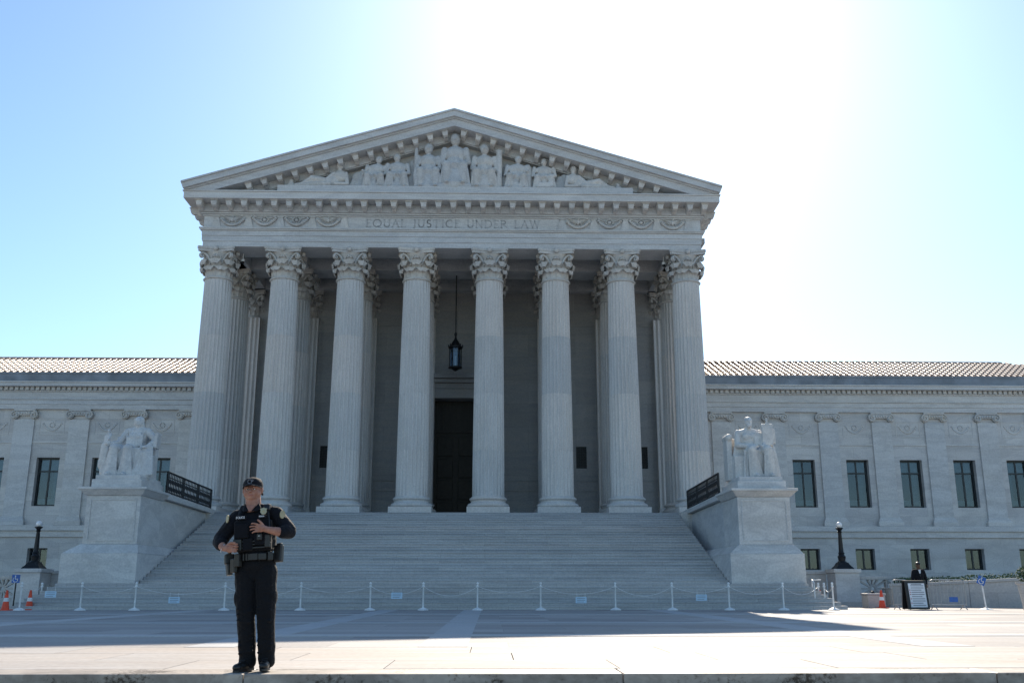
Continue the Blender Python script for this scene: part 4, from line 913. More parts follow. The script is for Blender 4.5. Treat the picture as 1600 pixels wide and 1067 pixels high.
# ================================================================== TERRACE: piers with lamp posts, pierced parapets, garden wall
def lamp(x, y, z, label):
    r = tag(empty('lamp_post', (x, y, z)), label, 'lamp post', 'black lamp posts on stone piers')
    B().frustum(-.40, .40, -.40, .40, 0, -.34, .34, -.34, .34, 0.10).frustum(-.32, .32, -.32, .32, .1001, -.2, .2, -.2, .2, 0.28).build('foot', 'iron', r)
    B().lathe([(0.22, 0.28), (0.2, 0.33), (0.15, 0.36), (0.17, 0.5), (0.19, 0.55), (0.14, 0.6), (0.12, 0.66), (0.15, 0.7), (0.11, 0.75), (0.105, 0.9), (0.075, 1.6), (0.08, 1.62), (0.12, 1.66), (0.08, 1.69), (0.10, 1.74), (0.17, 1.8), (0.17, 1.83), (0.06, 1.85)], 14).build('shaft', 'iron', r, smooth=45)
    for k in range(4): a = k * math.pi / 2 + math.pi / 4; B().ell((0.25 * math.cos(a), 0.25 * math.sin(a), 0.18), 0.09, 0.09, 0.12, n=8, m=6).build('paw', 'iron', r)
    B().ell((0, 0, 1.96), 0.135, 0.135, 0.135).build('globe', 'globe', r, smooth=80)
def pier(side, label):
    r = tag(empty('lamp_pier', (side * 18.1, 44.0, 0)), label, 'pier', 'stone piers under the lamps')
    B().box(-0.55, 0.55, 0, 1.1, 0, 1.45).build('block', 'ped', r, bevel=0.015); B().box(-0.62, 0.62, -0.07, 1.17, 1.451, 1.62).build('cap', 'ped', r, bevel=0.02); B().box(-0.62, 0.62, -0.06, 1.16, 0, 0.2).build('foot', 'terrace', r)
pier(-1, 'square stone pier under the left lamp post'); pier(1, 'square stone pier under the right lamp post')
lamp(-18.1, 44.55, 1.62, 'black lamp post with white globe left of the stair'); lamp(18.1, 44.55, 1.62, 'black lamp post with white globe right of the stair')
def parapet(x0, x1, y, label, n):
    r = tag(empty('pierced_parapet', ((x0 + x1) / 2, y, 0)), label, 'parapet', 'pierced stone parapets beside the piers')
    w_ = x1 - x0; B().box(-w_ / 2, w_ / 2, 0, 0.3, 0, 0.38).build('plinth', 'terrace', r); B().box(-w_ / 2, w_ / 2, -0.04, 0.34, 1.15, 1.32).build('coping', 'terrace', r, bevel=0.02)
    for i in range(n):
        cx = -w_ / 2 + w_ * (i + 0.5) / n; sp_ = B()
        for k in range(12):
            a = k * math.pi / 6; ca, sa = math.cos(a), math.sin(a); hw = w_ / n / 2
            L = min(hw / max(abs(ca), 1e-3), 0.38 / max(abs(sa), 1e-3)); sp_.obox((cx + ca * (L + .09) / 2, 0.15, 0.765 + sa * (L + .09) / 2), max(L - 0.09, 0.02), 0.12 - 0.001 * k, 0.075, (0, -a, 0))
        sp_.tube([(cx + 0.12 * math.cos(t * math.pi / 8), 0.15, 0.765 + 0.12 * math.sin(t * math.pi / 8)) for t in range(16)], 0.045, 6, closed=True)
        sp_.build('pierced_panel', 'terrace', r)
        B().box(cx + w_ / n / 2 - 0.05, cx + w_ / n / 2 + 0.05, 0.04, 0.26, 0.381, 1.149).build('mullion', 'terrace', r)
parapet(-24.5, -18.75, 44.3, 'pierced stone parapet left of the left lamp pier', 5); parapet(18.75, 22.4, 44.3, 'pierced stone parapet right of the right lamp pier', 3)
for s, lab in ((-1, 'low stone side wall between left lamp pier and pedestal'), (1, 'low stone side wall between right lamp pier and pedestal')):
    r = tag(empty('terrace_wall', (s * 16.8, 46, 0)), lab, 'wall', 'terrace side walls')
    B().box(-0.8 if s > 0 else -0.85, 0.85 if s < 0 else 0.7, -0.9, 3.0, 0, 1.4).build('block', 'terrace', r); B().box(-0.86, 0.86, -0.96, 3.0, 1.401, 1.55).build('coping', 'terrace', r, bevel=0.02)
# curving garden wall at the right with a clipped hedge above
gw = tag(empty('garden_wall', (22, 42, 0)), 'low pale stone wall curving along the right edge of the plaza', 'wall')
path = [(19.6, 43.2, 0.98), (20.8, 42.4, 1.02), (22.2, 41.3, 1.1), (23.8, 39.8, 1.2), (25.3, 38.0, 1.25), (27.0, 35.4, 1.25)]
for i in range(len(path) - 1):
    (xa, ya, za), (xb, yb, zb) = path[i], path[i + 1]; dx, dy = xb - xa, yb - ya; L = math.hypot(dx, dy); nx, ny = -dy / L * 0.4, dx / L * 0.4; g2 = 0.004
    bb = B(); q = [(xa + dx * g2, ya + dy * g2), (xb - dx * g2, yb - dy * g2)]
    def quad(b, off0, off1, z0a, z0b, z1a, z1b):
        v = [(q[0][0] - nx * off0, q[0][1] - ny * off0, z0a), (q[1][0] - nx * off0, q[1][1] - ny * off0, z0b), (q[1][0] + nx * off1, q[1][1] + ny * off1, z0b), (q[0][0] + nx * off1, q[0][1] + ny * off1, z0a)]
        v += [(a, c, z) for (a, c, _), z in zip(v, (z1a, z1b, z1b, z1a))]
        b.add(v, [(3, 2, 1, 0), (4, 5, 6, 7), (0, 1, 5, 4), (1, 2, 6, 5), (2, 3, 7, 6), (3, 0, 4, 7)])
    quad(bb, 0, 1, 0, 0, za - 0.12, zb - 0.12); o = bb.build('wall_stone', 'terrace', gw, (-22, -42, 0)); 
    bb = B(); quad(bb, 0.15, 1.15, za - 0.119, zb - 0.119, za, zb); bb.build('coping', 'terrace', gw, (-22, -42, 0), bevel=0.015)
hd = tag(empty('hedge', (24, 42, 0.8)), 'clipped green hedge on top of the curving wall', 'hedge')
hb = B()
for i in range(5200):
    t = random.random() * (len(path) - 1); k = int(t); u = t - k; (xa, ya, za), (xb, yb, zb) = path[k], path[k + 1]
    off = random.uniform(0.5, 1.7); dx, dy = xb - xa, yb - ya; L = math.hypot(dx, dy); x = xa + dx * u - dy / L * off * -1 * -1; y = ya + dy * u + dx / L * off
    x = xa + dx * u - (-dy / L) * -off * -1 if False else xa + dx * u + (-dy / L) * off
    if y < ya + dy * u: continue
    z = za + (zb - za) * u + random.uniform(-0.25, 0.22) + 0.04 * math.sin(x * 5); s_ = random.uniform(0.03, 0.06)
    d1 = Vector((random.uniform(-1, 1), random.uniform(-1, 1), random.uniform(-0.6, 1))).normalized(); d2 = d1.orthogonal().normalized(); c = Vector((x - 24, y - 42, z - 0.8))
    hb.add([c - d1 * s_, c + d2 * s_ * 0.6, c + d1 * s_, c - d2 * s_ * 0.6], [(0, 1, 2, 3)])
fo = inst('foliage', None, (0, 0, 0), hd) if False else hb.build('foliage', 'hedge', hd); fo['kind'] = 'stuff'

# ================================================================== BARRIERS, SIGNS, CONES
STP = B().lathe([(0.20, 0.0), (0.20, 0.02), (0.16, 0.05), (0.06, 0.09), (0.03, 0.10)], 20).mesh('base', 'white', 50)
SPO = B().lathe([(0.03, 0.10), (0.03, 0.90), (0.045, 0.92), (0.045, 0.96), (0.02, 0.99)], 12).mesh('post', 'white', 50)
def stanchion(x, y, label, z=0.0):
    r = tag(empty('rope_stanchion', (x, y, z)), label, 'stanchion', 'white rope stanchions along the stair')
    inst('base', STP, (0, 0, 0), r); inst('post', SPO, (0, 0, 0), r); B().lathe([(0.036, 0.80), (0.05, 0.82), (0.05, 0.86), (0.036, 0.88)], 12).build('rope_ring', 'white', r)
    return Vector((x, y, z + 0.84))
def rope(a, b_, label, sag=0.28):
    c = (a + b_) / 2; pts = []
    for i in range(15): t = i / 14; p = a.lerp(b_, t); p.z -= sag * 4 * t * (1 - t); pts.append(p - c)
    o = B().tube(pts, 0.0085, 6).build('barrier_rope', 'white', None, c, smooth=60); tag(o, label, 'rope', 'white ropes between the stanchions'); return c
ords = ['first', 'second', 'third', 'fourth', 'fifth', 'sixth', 'seventh', 'eighth', 'ninth', 'tenth', 'eleventh', 'twelfth']
SPX = [125, 210, 350, 469, 578, 661, 746, 845, 962, 1051, 1140, 1225]
tops = []
for i, px in enumerate(SPX):
    p = at(px, 950, 36.4); tops.append(stanchion(p.x, 36.4, f'white rope stanchion before the lowest steps, {ords[i]} of twelve from the left'))
for i in range(len(tops) - 1): rope(tops[i], tops[i + 1], f'white sagging rope between the {ords[i]} and {ords[i+1]} stanchions from the left', 0.22 + 0.06 * (i % 3))
pl_ = at(30, 950, 36.6); t0 = stanchion(pl_.x, 36.6, 'leftmost white stanchion beside the orange cones'); pl2 = at(62, 948, 38.5); t1 = stanchion(pl2.x, 38.5, 'white stanchion set back between cone and hanging card')
rope(t0, t1, 'white rope between the two far left stanchions', 0.18)
pr1 = at(1303, 950, 36.2); a1 = stanchion(pr1.x, 36.2, 'rightmost white stanchion in the sun past the stair'); pr2 = at(1290, 948, 38.0); a2 = stanchion(pr2.x, 38.0, 'sunlit white stanchion behind the rightmost one'); pr3 = at(1281, 947, 38.6); a3 = stanchion(pr3.x, 38.6, 'sunlit white stanchion next to the orange cone at right')
rope(a1, a2, 'white rope joining the two sunlit stanchions at right', 0.2); rope(tops[-1], a3, 'white rope from the last stair stanchion to the sunlit group', 0.3)
for (px, py, lab) in ((272, 937, 'pale notice card on the rope before the left part of the stair'), (620, 930, 'pale notice card on the rope left of the doorway axis'), (908, 937, 'pale notice card on the rope right of the doorway axis'), (1096, 933, 'pale notice card on the rope before the right pedestal'), (79, 928, 'pale notice card on the rope at far left')):
    p = at(px, py, 36.38); r = tag(empty('notice_card', p), lab, 'sign', 'notice cards hanging on the ropes')
    B().box(-0.2, 0.2, -0.006, 0.006, -0.11, 0.11).build('card', 'signpale', r)
    for k in range(3): B().box(-0.15, 0.15 - 0.05 * (k == 2), -0.0085, -0.0065, 0.05 - 0.06 * k, 0.065 - 0.06 * k).build('text_line', 'print', r)
    for s in (-1, 1): B().tube([(s * 0.15, 0, 0.10), (s * 0.15, 0.01, 0.26)], 0.006, 5).build('string', 'white', r)
CNB = B().box(-0.19, 0.19, -0.19, 0.19, 0, 0.035).mesh('base', 'orange'); CNC = B().lathe([(0.14, 0.036), (0.125, 0.1), (0.035, 0.70), (0.03, 0.71)], 18).mesh('cone_body', 'orange', 50); CNS = B().lathe([(0.094, 0.31), (0.072, 0.44)], 18, cap=False).mesh('reflective_band', 'white', 50)
for (px, Y, lab) in ((8, 36.6, 'orange traffic cone at the far left edge'), (45, 37.4, 'orange traffic cone between the two far left stanchions'), (1283, 39.2, 'orange traffic cone with white band beside the sunlit stanchions'), (1379, 40.0, 'orange traffic cone beside the stone bin at right')):
    p = at(px, 950, Y); r = tag(empty('traffic_cone', (p.x, Y, 0)), lab, 'traffic cone', 'orange traffic cones'); inst('base', CNB, (0, 0, 0), r); inst('cone_body', CNC, (0, 0, 0), r); o = inst('reflective_band', CNS, (0, 0, 0), r); o.scale = (1.03, 1.03, 1)
# white handrail at the right end of the stair
r = tag(empty('handrail', (14.6, 38.6, 0)), 'white pipe handrail at the right end of the lowest steps', 'handrail')
B().tube([(0, -0.6, 0.05), (0, -0.6, 0.98), (0.0, -0.5, 1.05), (0.35, 0.7, 1.10), (0.7, 0.7, 1.10)], 0.025, 8).build('rail', 'white', r); B().tube([(0.35, 0.7, 0.0), (0.35, 0.7, 1.09)], 0.022, 8).build('post', 'white', r)
# crowd-control barriers
def barrier(px0, px1, Y, label, sign=False):
    a, b_ = at(px0, 930, Y).x, at(px1, 930, Y).x; w_ = b_ - a; r = tag(empty('crowd_barrier', (a, Y, 0)), label, 'barrier', 'steel crowd barriers by the notice board')
    q = 0.14; fr = [(0, 0, 0.18), (0, 0, 0.95), (q * .3, 0, 1.04), (q, 0, 1.08), (w_ - q, 0, 1.08), (w_ - q * .3, 0, 1.04), (w_, 0, 0.95), (w_, 0, 0.18)]
    B().tube(fr, 0.021, 8, closed=True).build('outer_frame', 'steel', r, smooth=60)
    n = max(3, int(w_ / 0.13))
    for i in range(1, n): x = w_ * i / n; B().tube([(x, 0, 0.18), (x, 0, 1.08)], 0.010, 6).build('bar', 'steel', r)
    for x in (0.12, w_ - 0.12): B().tube([(x, -0.28, 0.015), (x, -0.2, 0.05), (x, 0, 0.18), (x, 0.2, 0.05), (x, 0.28, 0.015)], 0.018, 6).build('foot', 'steel', r)
    if sign: B().box(w_ * 0.52, w_ * 0.52 + 0.32, -0.035, -0.023, 0.28, 0.46).build('sign_plate', 'blue', r)
barrier(1395, 1421, 37.0, 'short steel crowd barrier left of the black notice board'); barrier(1453, 1509, 36.8, 'steel crowd barrier with rounded corners and small blue plate', True)
# notice board
p = at(1437, 950, 36.4); nb = tag(empty('notice_board', (p.x, 36.4, 0)), 'black framed notice board with a white printed sheet', 'notice board')
nb.rotation_euler = (0, 0, R(6)); T = R(-7)
def tl(o): o.rotation_euler = (T, 0, 0); return o
tl(B().box(-0.42, 0.42, 0.0, 0.06, 0.03, 1.06).build('front_panel', 'black', nb, bevel=0.01)); tl(B().box(-0.31, 0.33, -0.008, -0.002, 0.10, 0.96).build('printed_sheet', 'poster', nb))
o = B().box(-0.42, 0.42, 0.0, 0.05, 0.03, 1.06).build('rear_panel', 'black', nb); o.location = (0, 0.42, 0); o.rotation_euler = (R(7), 0, 0)
for k in range(10):
    tl(B().box(-0.22, 0.28 - 0.1 * (k % 3 == 2), -0.0115, -0.0085, 0.86 - k * 0.078, 0.885 - k * 0.078).build('text_line', 'print', nb))
    if k in (2, 3, 4, 6, 8): tl(B().box(-0.285, -0.25, -0.0115, -0.0085, 0.855 - k * 0.078, 0.89 - k * 0.078).build('bullet_mark', 'redprint', nb))
tl(B().box(-0.2, 0.22, -0.0115, -0.0085, 0.91, 0.94).build('heading', 'print', nb))
# accessible-route sign posts
def signpost(px, Y, label, tilt, h=1.05, white=True):
    p = at(px, 950, Y); r = tag(empty('direction_sign', (p.x, Y, 0)), label, 'sign', 'blue sign plates on posts')
    mt = 'white' if white else 'black'
    B().lathe([(0.24, 0), (0.24, 0.02), (0.1, 0.06), (0.03, 0.08)], 20).build('base', mt, r, smooth=50); B().tube([(0, 0, 0.07), (-0.06 if white else 0, 0, h - 0.12)], 0.028, 8).build('post', mt, r)
    pl2_ = B().box(-0.15, 0.15, -0.045, -0.03, -0.15, 0.15).build('plate', 'blue', r); pl2_.location = (-0.08 if white else 0, 0, h); pl2_.rotation_euler = (0, tilt, 0)
    sy = B(); sy.tube([(0.09 * math.cos(t * math.pi / 8 + 0.5) - 0.01, -0.05, 0.09 * math.sin(t * math.pi / 8 + 0.5) - 0.03) for t in range(-12, 1)], 0.012, 6); sy.ell((-0.02, -0.05, 0.10), 0.026, 0.006, 0.026, n=8, m=6); sy.tube([(-0.02, -0.05, 0.08), (-0.01, -0.05, -0.01), (0.06, -0.05, -0.015), (0.085, -0.05, -0.09)], 0.013, 6)
    o = sy.build('wheelchair_symbol', 'white', r); o.location = pl2_.location; o.rotation_euler = pl2_.rotation_euler
signpost(1541, 36.8, 'tilted blue accessibility sign on a white post at right', R(25)); signpost(20, 38.0, 'dark blue accessibility sign on a thin post at far left', 0.0, 1.12, False)
# stone bin, glass screen, planter
p = at(1366, 950, 41.0); r = tag(empty('litter_bin', (p.x, 41.0, 0)), 'square beige stone litter bin beside the right lamp pier', 'bin')
B().box(-0.36, 0.36, -0.36, 0.36, 0, 0.5).build('body', 'terrace', r, bevel=0.02); B().box(-0.39, 0.39, -0.39, 0.39, 0.5005, 0.58).build('lid', 'terrace', r, bevel=0.02); B().lathe([(0.06, 0.58), (0.06, 0.66), (0.03, 0.68)], 10).build('knob', 'iron', r)
p = at(1389, 950, 42.0); r = tag(empty('glass_screen', (p.x, 42.0, 0)), 'small blue tinted glass screen in a thin frame behind the cone', 'screen')
B().box(-0.23, 0.23, -0.01, 0.01, 0.1, 0.78).build('pane', 'glass', r); B().tube([(-0.25, 0, 0.0), (-0.25, 0, 0.8), (0.25, 0, 0.8), (0.25, 0, 0.0)], 0.018, 6).build('frame', 'steel', r)
p = at(1613, 948, 35.6); r = tag(empty('planter', (p.x, 35.6, 0)), 'pale stone planter with a green shrub at the right edge', 'planter')
B().lathe([(0.28, 0), (0.30, 0.05), (0.30, 0.2), (0.40, 0.9), (0.45, 0.93), (0.45, 1.0), (0.36, 1.0), (0.34, 0.93)], 24).build('pot', 'terrace', r, smooth=40)
pb = B()
for i in range(900):
    d = Vector((random.gauss(0, 1), random.gauss(0, 1), random.gauss(0, 1))).normalized() * (0.42 * random.random() ** 0.4); c = Vector((0, 0, 1.25)) + Vector((d.x, d.y, d.z * 0.8)); d1 = Vector((random.uniform(-1, 1), random.uniform(-1, 1), random.uniform(-.3, 1))).normalized(); d2 = d1.orthogonal().normalized(); s_ = random.uniform(0.03, 0.06)
    pb.add([c - d1 * s_, c + d2 * s_ * .5, c + d1 * s_, c - d2 * s_ * .5], [(0, 1, 2, 3)])
o = pb.build('shrub', 'hedge', r); o['kind'] = 'stuff'

# ================================================================== PEOPLE
def finger(b, pts, r):
    for k in range(len(pts) - 1): b.cap(pts[k], pts[k + 1], r * (1 - 0.08 * k), r * (1 - 0.08 * (k + 1)), 8)
OX, OY = at(398, 1047, 9.45).x, 9.45
off = tag(empty('person', (OX, OY, 0.004)), 'police officer in dark uniform and cap standing at the plaza edge, hands at vest', 'person')
hx, hz = -0.025, 1.665
off.scale = (0.95, 1, 1); off.rotation_euler = (0, R(-3.6), 0)          # weight shifted, leaning a little to one side
b = B()   # body: one continuous skin mesh
b.ell((hx, 0.015, hz + 0.015), 0.090, 0.096, 0.105); b.ell((hx, -0.012, hz - 0.042), 0.088, 0.078, 0.066); b.ell((hx, -0.03, hz - 0.080), 0.062, 0.052, 0.032)
for s in (-1, 1):
    b.ell((hx + s * 0.04, -0.052, hz - 0.035), 0.036, 0.030, 0.038); b.ell((hx + s * 0.092, 0.012, hz - 0.01), 0.012, 0.022, 0.032); b.ell((hx + s * 0.034, -0.079, hz + 0.012), 0.032, 0.017, 0.010)
b.cap((hx, -0.084, hz + 0.004), (hx, -0.108, hz - 0.028), 0.010, 0.015, 8); b.ell((hx - 0.013, -0.095, hz - 0.032), 0.009, 0.009, 0.008); b.ell((hx + 0.013, -0.095, hz - 0.032), 0.009, 0.009, 0.008)
b.ell((hx, -0.082, hz - 0.056), 0.025, 0.012, 0.008); b.ell((hx, -0.080, hz - 0.067), 0.021, 0.012, 0.008)
b.cap((hx + 0.005, 0.02, 1.45), (hx, 0.012, 1.60), 0.080, 0.076)
b.ell((0, 0.02, 1.30), 0.15, 0.09, 0.17); b.ell((0, 0.02, 1.05), 0.15, 0.09, 0.14); b.cap((-0.17, 0.02, 1.42), (0.18, 0.02, 1.43), 0.055, 0.055)
for s, hip, knee, ank in ((-1, (-0.09, 0.02, 0.92), (-0.085, 0.0, 0.5), (-0.07, 0.03, 0.1)), (1, (0.10, 0.02, 0.92), (0.105, 0.0, 0.5), (0.10, 0.03, 0.1))): b.cap(hip, knee, 0.08, 0.05).cap(knee, ank, 0.05, 0.035)
ER, WR = (-0.345, -0.03, 1.185), (-0.265, -0.165, 1.118)
b.cap((-0.19, 0.02, 1.42), ER, 0.048, 0.044).cap(ER, (-0.315, -0.09, 1.16), 0.05, 0.049).cap((-0.315, -0.09, 1.16), WR, 0.048, 0.030)
b.cap(WR, (-0.205, -0.205, 1.112), 0.030, 0.036).ell((-0.195, -0.212, 1.112), 0.042, 0.026, 0.043)
for k, (z, L) in enumerate(((1.149, 0.036), (1.126, 0.040), (1.103, 0.038), (1.082, 0.031))): finger(b, [(-0.175, -0.222, z), (-0.172 + L, -0.236, z - 0.002), (-0.168 + L * 1.25, -0.208, z - 0.004), (-0.185 + L, -0.185, z - 0.004)], 0.0102)
finger(b, [(-0.215, -0.215, 1.142), (-0.175, -0.238, 1.158), (-0.142, -0.236, 1.156)], 0.0125)
EL, WL = (0.345, -0.03, 1.235), (0.165, -0.195, 1.262)
b.cap((0.21, 0.02, 1.43), EL, 0.048, 0.045).cap(EL, (0.285, -0.10, 1.235), 0.05, 0.048).cap((0.285, -0.10, 1.235), WL, 0.046, 0.029)
b.cap(WL, (0.125, -0.212, 1.276), 0.028, 0.032).ell((0.108, -0.215, 1.280), 0.042, 0.020, 0.041)
for k, (z0, z1, L) in enumerate(((1.311, 1.325, 0.070), (1.290, 1.298, 0.084), (1.269, 1.270, 0.080), (1.249, 1.242, 0.062))): finger(b, [(0.085, -0.218, z0), (0.085 - L * 0.5, -0.232, (z0 + z1) / 2 + 0.004), (0.085 - L * 0.85, -0.222, z1), (0.085 - L, -0.205, z1 - 0.004)], 0.0095)
finger(b, [(0.13, -0.212, 1.305), (0.105, -0.228, 1.335), (0.085, -0.226, 1.352)], 0.012)
body = sculpt(b, 'body', 'skin', 0.0038, off, smooth=1, factor=0.5)
for s in (-1, 1):
    B().ell((hx + s * 0.031, -0.0790, hz - 0.006), 0.0135, 0.009, 0.006, n=10, m=8).build('eye', 'eyewhite', off, smooth=80); B().ell((hx + s * 0.031, -0.0862, hz - 0.006), 0.0056, 0.003, 0.0056, n=10, m=8).build('iris', 'iris', off, smooth=80)
    B().cap((hx + s * 0.016, -0.0945, hz + 0.0125), (hx + s * 0.054, -0.081, hz + 0.012), 0.0035, 0.0025, 6).build('eyebrow', 'hair', off, smooth=80)
B().cap((hx - 0.019, -0.0915, hz - 0.0615), (hx + 0.019, -0.0915, hz - 0.0615), 0.0042, 0.0042, 8).build('lips', 'lip', off, smooth=80)
b = B(); b.ell((hx, 0.045, hz + 0.0), 0.093, 0.075, 0.085).ell((hx, 0.115, hz - 0.05), 0.04, 0.035, 0.04)
for s in (-1, 1): b.cap((hx + s * 0.088, 0.0, hz + 0.03), (hx + s * 0.092, 0.03, hz - 0.055), 0.011, 0.009, 8); b.cap((hx + s * 0.09, 0.02, hz - 0.02), (hx + s * 0.118, 0.03, hz - 0.012), 0.006, 0.003, 6)
sculpt(b, 'hair', 'hair', 0.005, off, smooth=1, rough=0.004, rscale=60)
# cap
b = B(); prof = [(0.099, 0.0), (0.100, 0.02), (0.092, 0.05), (0.074, 0.078), (0.040, 0.093), (0.004, 0.097)]
b.lathe(prof, 28); b.v = [(hx + x, 0.014 + y * 1.12, 1.696 + z * 0.88 - (0.006 if y > 0 else 0)) for x, y, z in b.v]; capo = b.build('cap', 'navy', off, smooth=60)
b = B(); vs = []; nu = 13
for (e, dz) in ((0.0, 0.0), (0.5, 0.002), (1.0, -0.006)):
    for top in (0.004, 0.0):
        for i in range(nu):
            a = math.pi * (1.0 + (i / (nu - 1))) ; u = math.cos(a); vs.append((hx + u * (0.097 + 0.000 * e), 0.012 + math.sin(a) * (0.100 + 0.068 * e) if e else 0.012 + math.sin(a) * 0.095, 1.703 + dz + top - 0.020 * u * u - 0.006 * e))
fs = []
for r_ in range(2):
    for i in range(nu - 1): A = r_ * 2 * nu; fs += [(A + i, A + i + 1, A + 2 * nu + i + 1, A + 2 * nu + i), (A + nu + i, A + 2 * nu + nu + i, A + 3 * nu + i + 1, A + nu + i + 1)]
for i in range(nu - 1): A = 4 * nu; fs.append((A + i, A + i + 1, A + nu + i + 1, A + nu + i))
b.add(vs, fs); b.build('visor', 'navy', capo, smooth=50)
B().ell((hx, 0.012, 1.778), 0.007, 0.007, 0.004, n=8, m=6).build('cap_button', 'navy', capo)
b = B(); b.tube([(hx - 0.008 + 0.019 * math.cos(R(a)), -0.0965 + 0.004 * abs(math.cos(R(a))), 1.732 + 0.019 * math.sin(R(a))) for a in range(50, 320, 20)], 0.003, 6); b.tube([(hx + 0.010, -0.098, 1.713), (hx + 0.010, -0.093, 1.751), (hx + 0.022, -0.092, 1.749), (hx + 0.026, -0.093, 1.740), (hx + 0.021, -0.096, 1.732), (hx + 0.011, -0.098, 1.731)], 0.003, 6)
b.build('cap_emblem', 'print', capo)
# shirt
b = B(); b.ell((0.0, 0.025, 1.30), 0.178, 0.118, 0.19); b.ell((0.0, 0.02, 1.10), 0.178, 0.122, 0.16); b.cap((-0.165, 0.025, 1.415), (0.180, 0.025, 1.425), 0.073, 0.073); b.cap((-0.07, 0.03, 1.47), (0.05, 0.03, 1.475), 0.055, 0.055)
b.cap((-0.182, 0.02, 1.405), (-0.335, -0.01, 1.215), 0.078, 0.076).cap((-0.335, -0.01, 1.215), (-0.325, -0.065, 1.175), 0.075, 0.066); b.cap((-0.352, -0.02, 1.185), (-0.312, -0.088, 1.160), 0.064, 0.064)
b.cap((0.205, 0.02, 1.415), (0.335, -0.01, 1.255), 0.078, 0.076).cap((0.335, -0.01, 1.255), (0.315, -0.065, 1.24), 0.075, 0.066); b.cap((0.350, -0.02, 1.235), (0.295, -0.088, 1.235), 0.063, 0.062)
for k in range(5): t = k / 4; b.cap((-0.25 - 0.07 * t, -0.065, 1.36 - 0.10 * t), (-0.31 - 0.07 * t, -0.015, 1.27 - 0.06 * t), 0.014, 0.012, 6); b.cap((0.25 + 0.06 * t, -0.065, 1.38 - 0.09 * t), (0.33 + 0.06 * t, -0.015, 1.30 - 0.05 * t), 0.014, 0.012, 6)
sh = sculpt(b, 'shirt', 'navy', 0.007, off, smooth=3, rough=0.004, rscale=16)
b = B()   # open collar
for s in (-1, 1):
    b.add([(hx + s * 0.064, 0.055, 1.535), (hx + s * 0.07, -0.035, 1.525), (hx + s * 0.012, -0.100, 1.455), (hx + s * 0.065, -0.105, 1.45), (hx + s * 0.098, -0.055, 1.475), (hx + s * 0.092, 0.055, 1.495)], [(0, 1, 4, 5), (1, 2, 3, 4)])
o = b.build('collar', 'navy', sh); md = o.modifiers.new('t', 'SOLIDIFY'); md.thickness = 0.008
o = B().add([(hx - 0.045, -0.066, 1.50), (hx + 0.045, -0.066, 1.50), (hx + 0.012, -0.103, 1.445), (hx - 0.012, -0.103, 1.445)], [(0, 1, 2, 3)]).build('neck_opening', 'skin', body); md = o.modifiers.new('t', 'SOLIDIFY'); md.thickness = 0.01
# vest
b = B(); b.ell((0.0, 0.015, 1.25), 0.19, 0.142, 0.235); b.ell((0.0, 0.012, 1.17), 0.19, 0.145, 0.15); b.box(-0.165, 0.17, -0.125, 0.14, 1.08, 1.36)
for s in (-1, 1): b.cap((s * 0.115, -0.085, 1.38), (s * 0.115, 0.03, 1.492), 0.036, 0.034); b.cap((s * 0.115, 0.03, 1.492), (s * 0.115, 0.11, 1.36), 0.034, 0.036)
vest = sculpt(b, 'vest', 'vest', 0.008, off, smooth=4)
def vp(x0, x1, y0, y1, z0, z1, name, mat='vest', bv=0.006, parent=None): return B().box(x0, x1, y0, y1, z0, z1).build(name, mat, parent or vest, bevel=bv)
vp(-0.15, -0.03, -0.162, -0.120, 1.20, 1.33, 'chest_pocket'); vp(0.03, 0.15, -0.160, -0.120, 1.13, 1.25, 'chest_pocket'); vp(-0.16, -0.085, -0.172, -0.120, 1.085, 1.19, 'magazine_pouch', 'leather'); vp(-0.075, 0.01, -0.168, -0.120, 1.085, 1.19, 'magazine_pouch', 'vest'); vp(-0.008, 0.008, -0.152, -0.13, 1.2, 1.42, 'zip', 'black', 0.002)
vp(0.055, 0.105, -0.19, -0.161, 1.17, 1.232, 'body_camera', 'black', 0.008); B().lathe([(0.011, 0), (0.011, 0.006)], 14).build('lens', 'steel', vest).location = (0.08, -0.196, 1.205); vest.children[-1].rotation_euler = (R(90), 0, 0)
vp(0.12, 0.17, -0.165, -0.115, 1.10, 1.22, 'radio', 'black', 0.008)
for zz in (1.10, 1.13, 1.16): vp(-0.172, 0.175, -0.1545, -0.13, zz, zz + 0.012, 'webbing', 'black', 0.002)
pc2 = vp(0.10, 0.165, -0.10, -0.03, 1.485, 1.53, 'shoulder_microphone', 'black', 0.012); pc2.rotation_euler = (R(-35), 0, 0); pc2.location = (0, -0.86, 0.19); pc2.location = (0, -0.862, 0.252)
bpy.data.objects.remove(pc2)
o = B().box(-0.03, 0.03, -0.018, 0.018, -0.035, 0.035).build('shoulder_microphone', 'black', vest, bevel=0.01); o.location = (0.125, -0.085, 1.475); o.rotation_euler = (R(-35), 0, R(10))
b = B(); b.tube([(0.135, -0.1, 1.45), (0.16, -0.14, 1.36), (0.165, -0.16, 1.28), (0.15, -0.15, 1.21)], 0.005, 6); b.build('cord', 'black', vest)
bd = [(0, -0.036), (0.018, -0.028), (0.029, -0.008), (0.026, 0.012), (0.032, 0.026), (0.016, 0.030), (0, 0.037), (-0.016, 0.030), (-0.032, 0.026), (-0.026, 0.012), (-0.029, -0.008), (-0.018, -0.028)]
o = B().prism([(x, z) for x, z in bd], -0.006, 0.0, 'y').build('badge', 'gold', vest, bevel=0.002); o.location = (0.108, -0.140, 1.438); o.rotation_euler = (R(-18), 0, R(8)); B().ell((0, -0.006, 0.0), 0.014, 0.004, 0.014, n=12, m=6).build('badge_seal', 'patch', o)
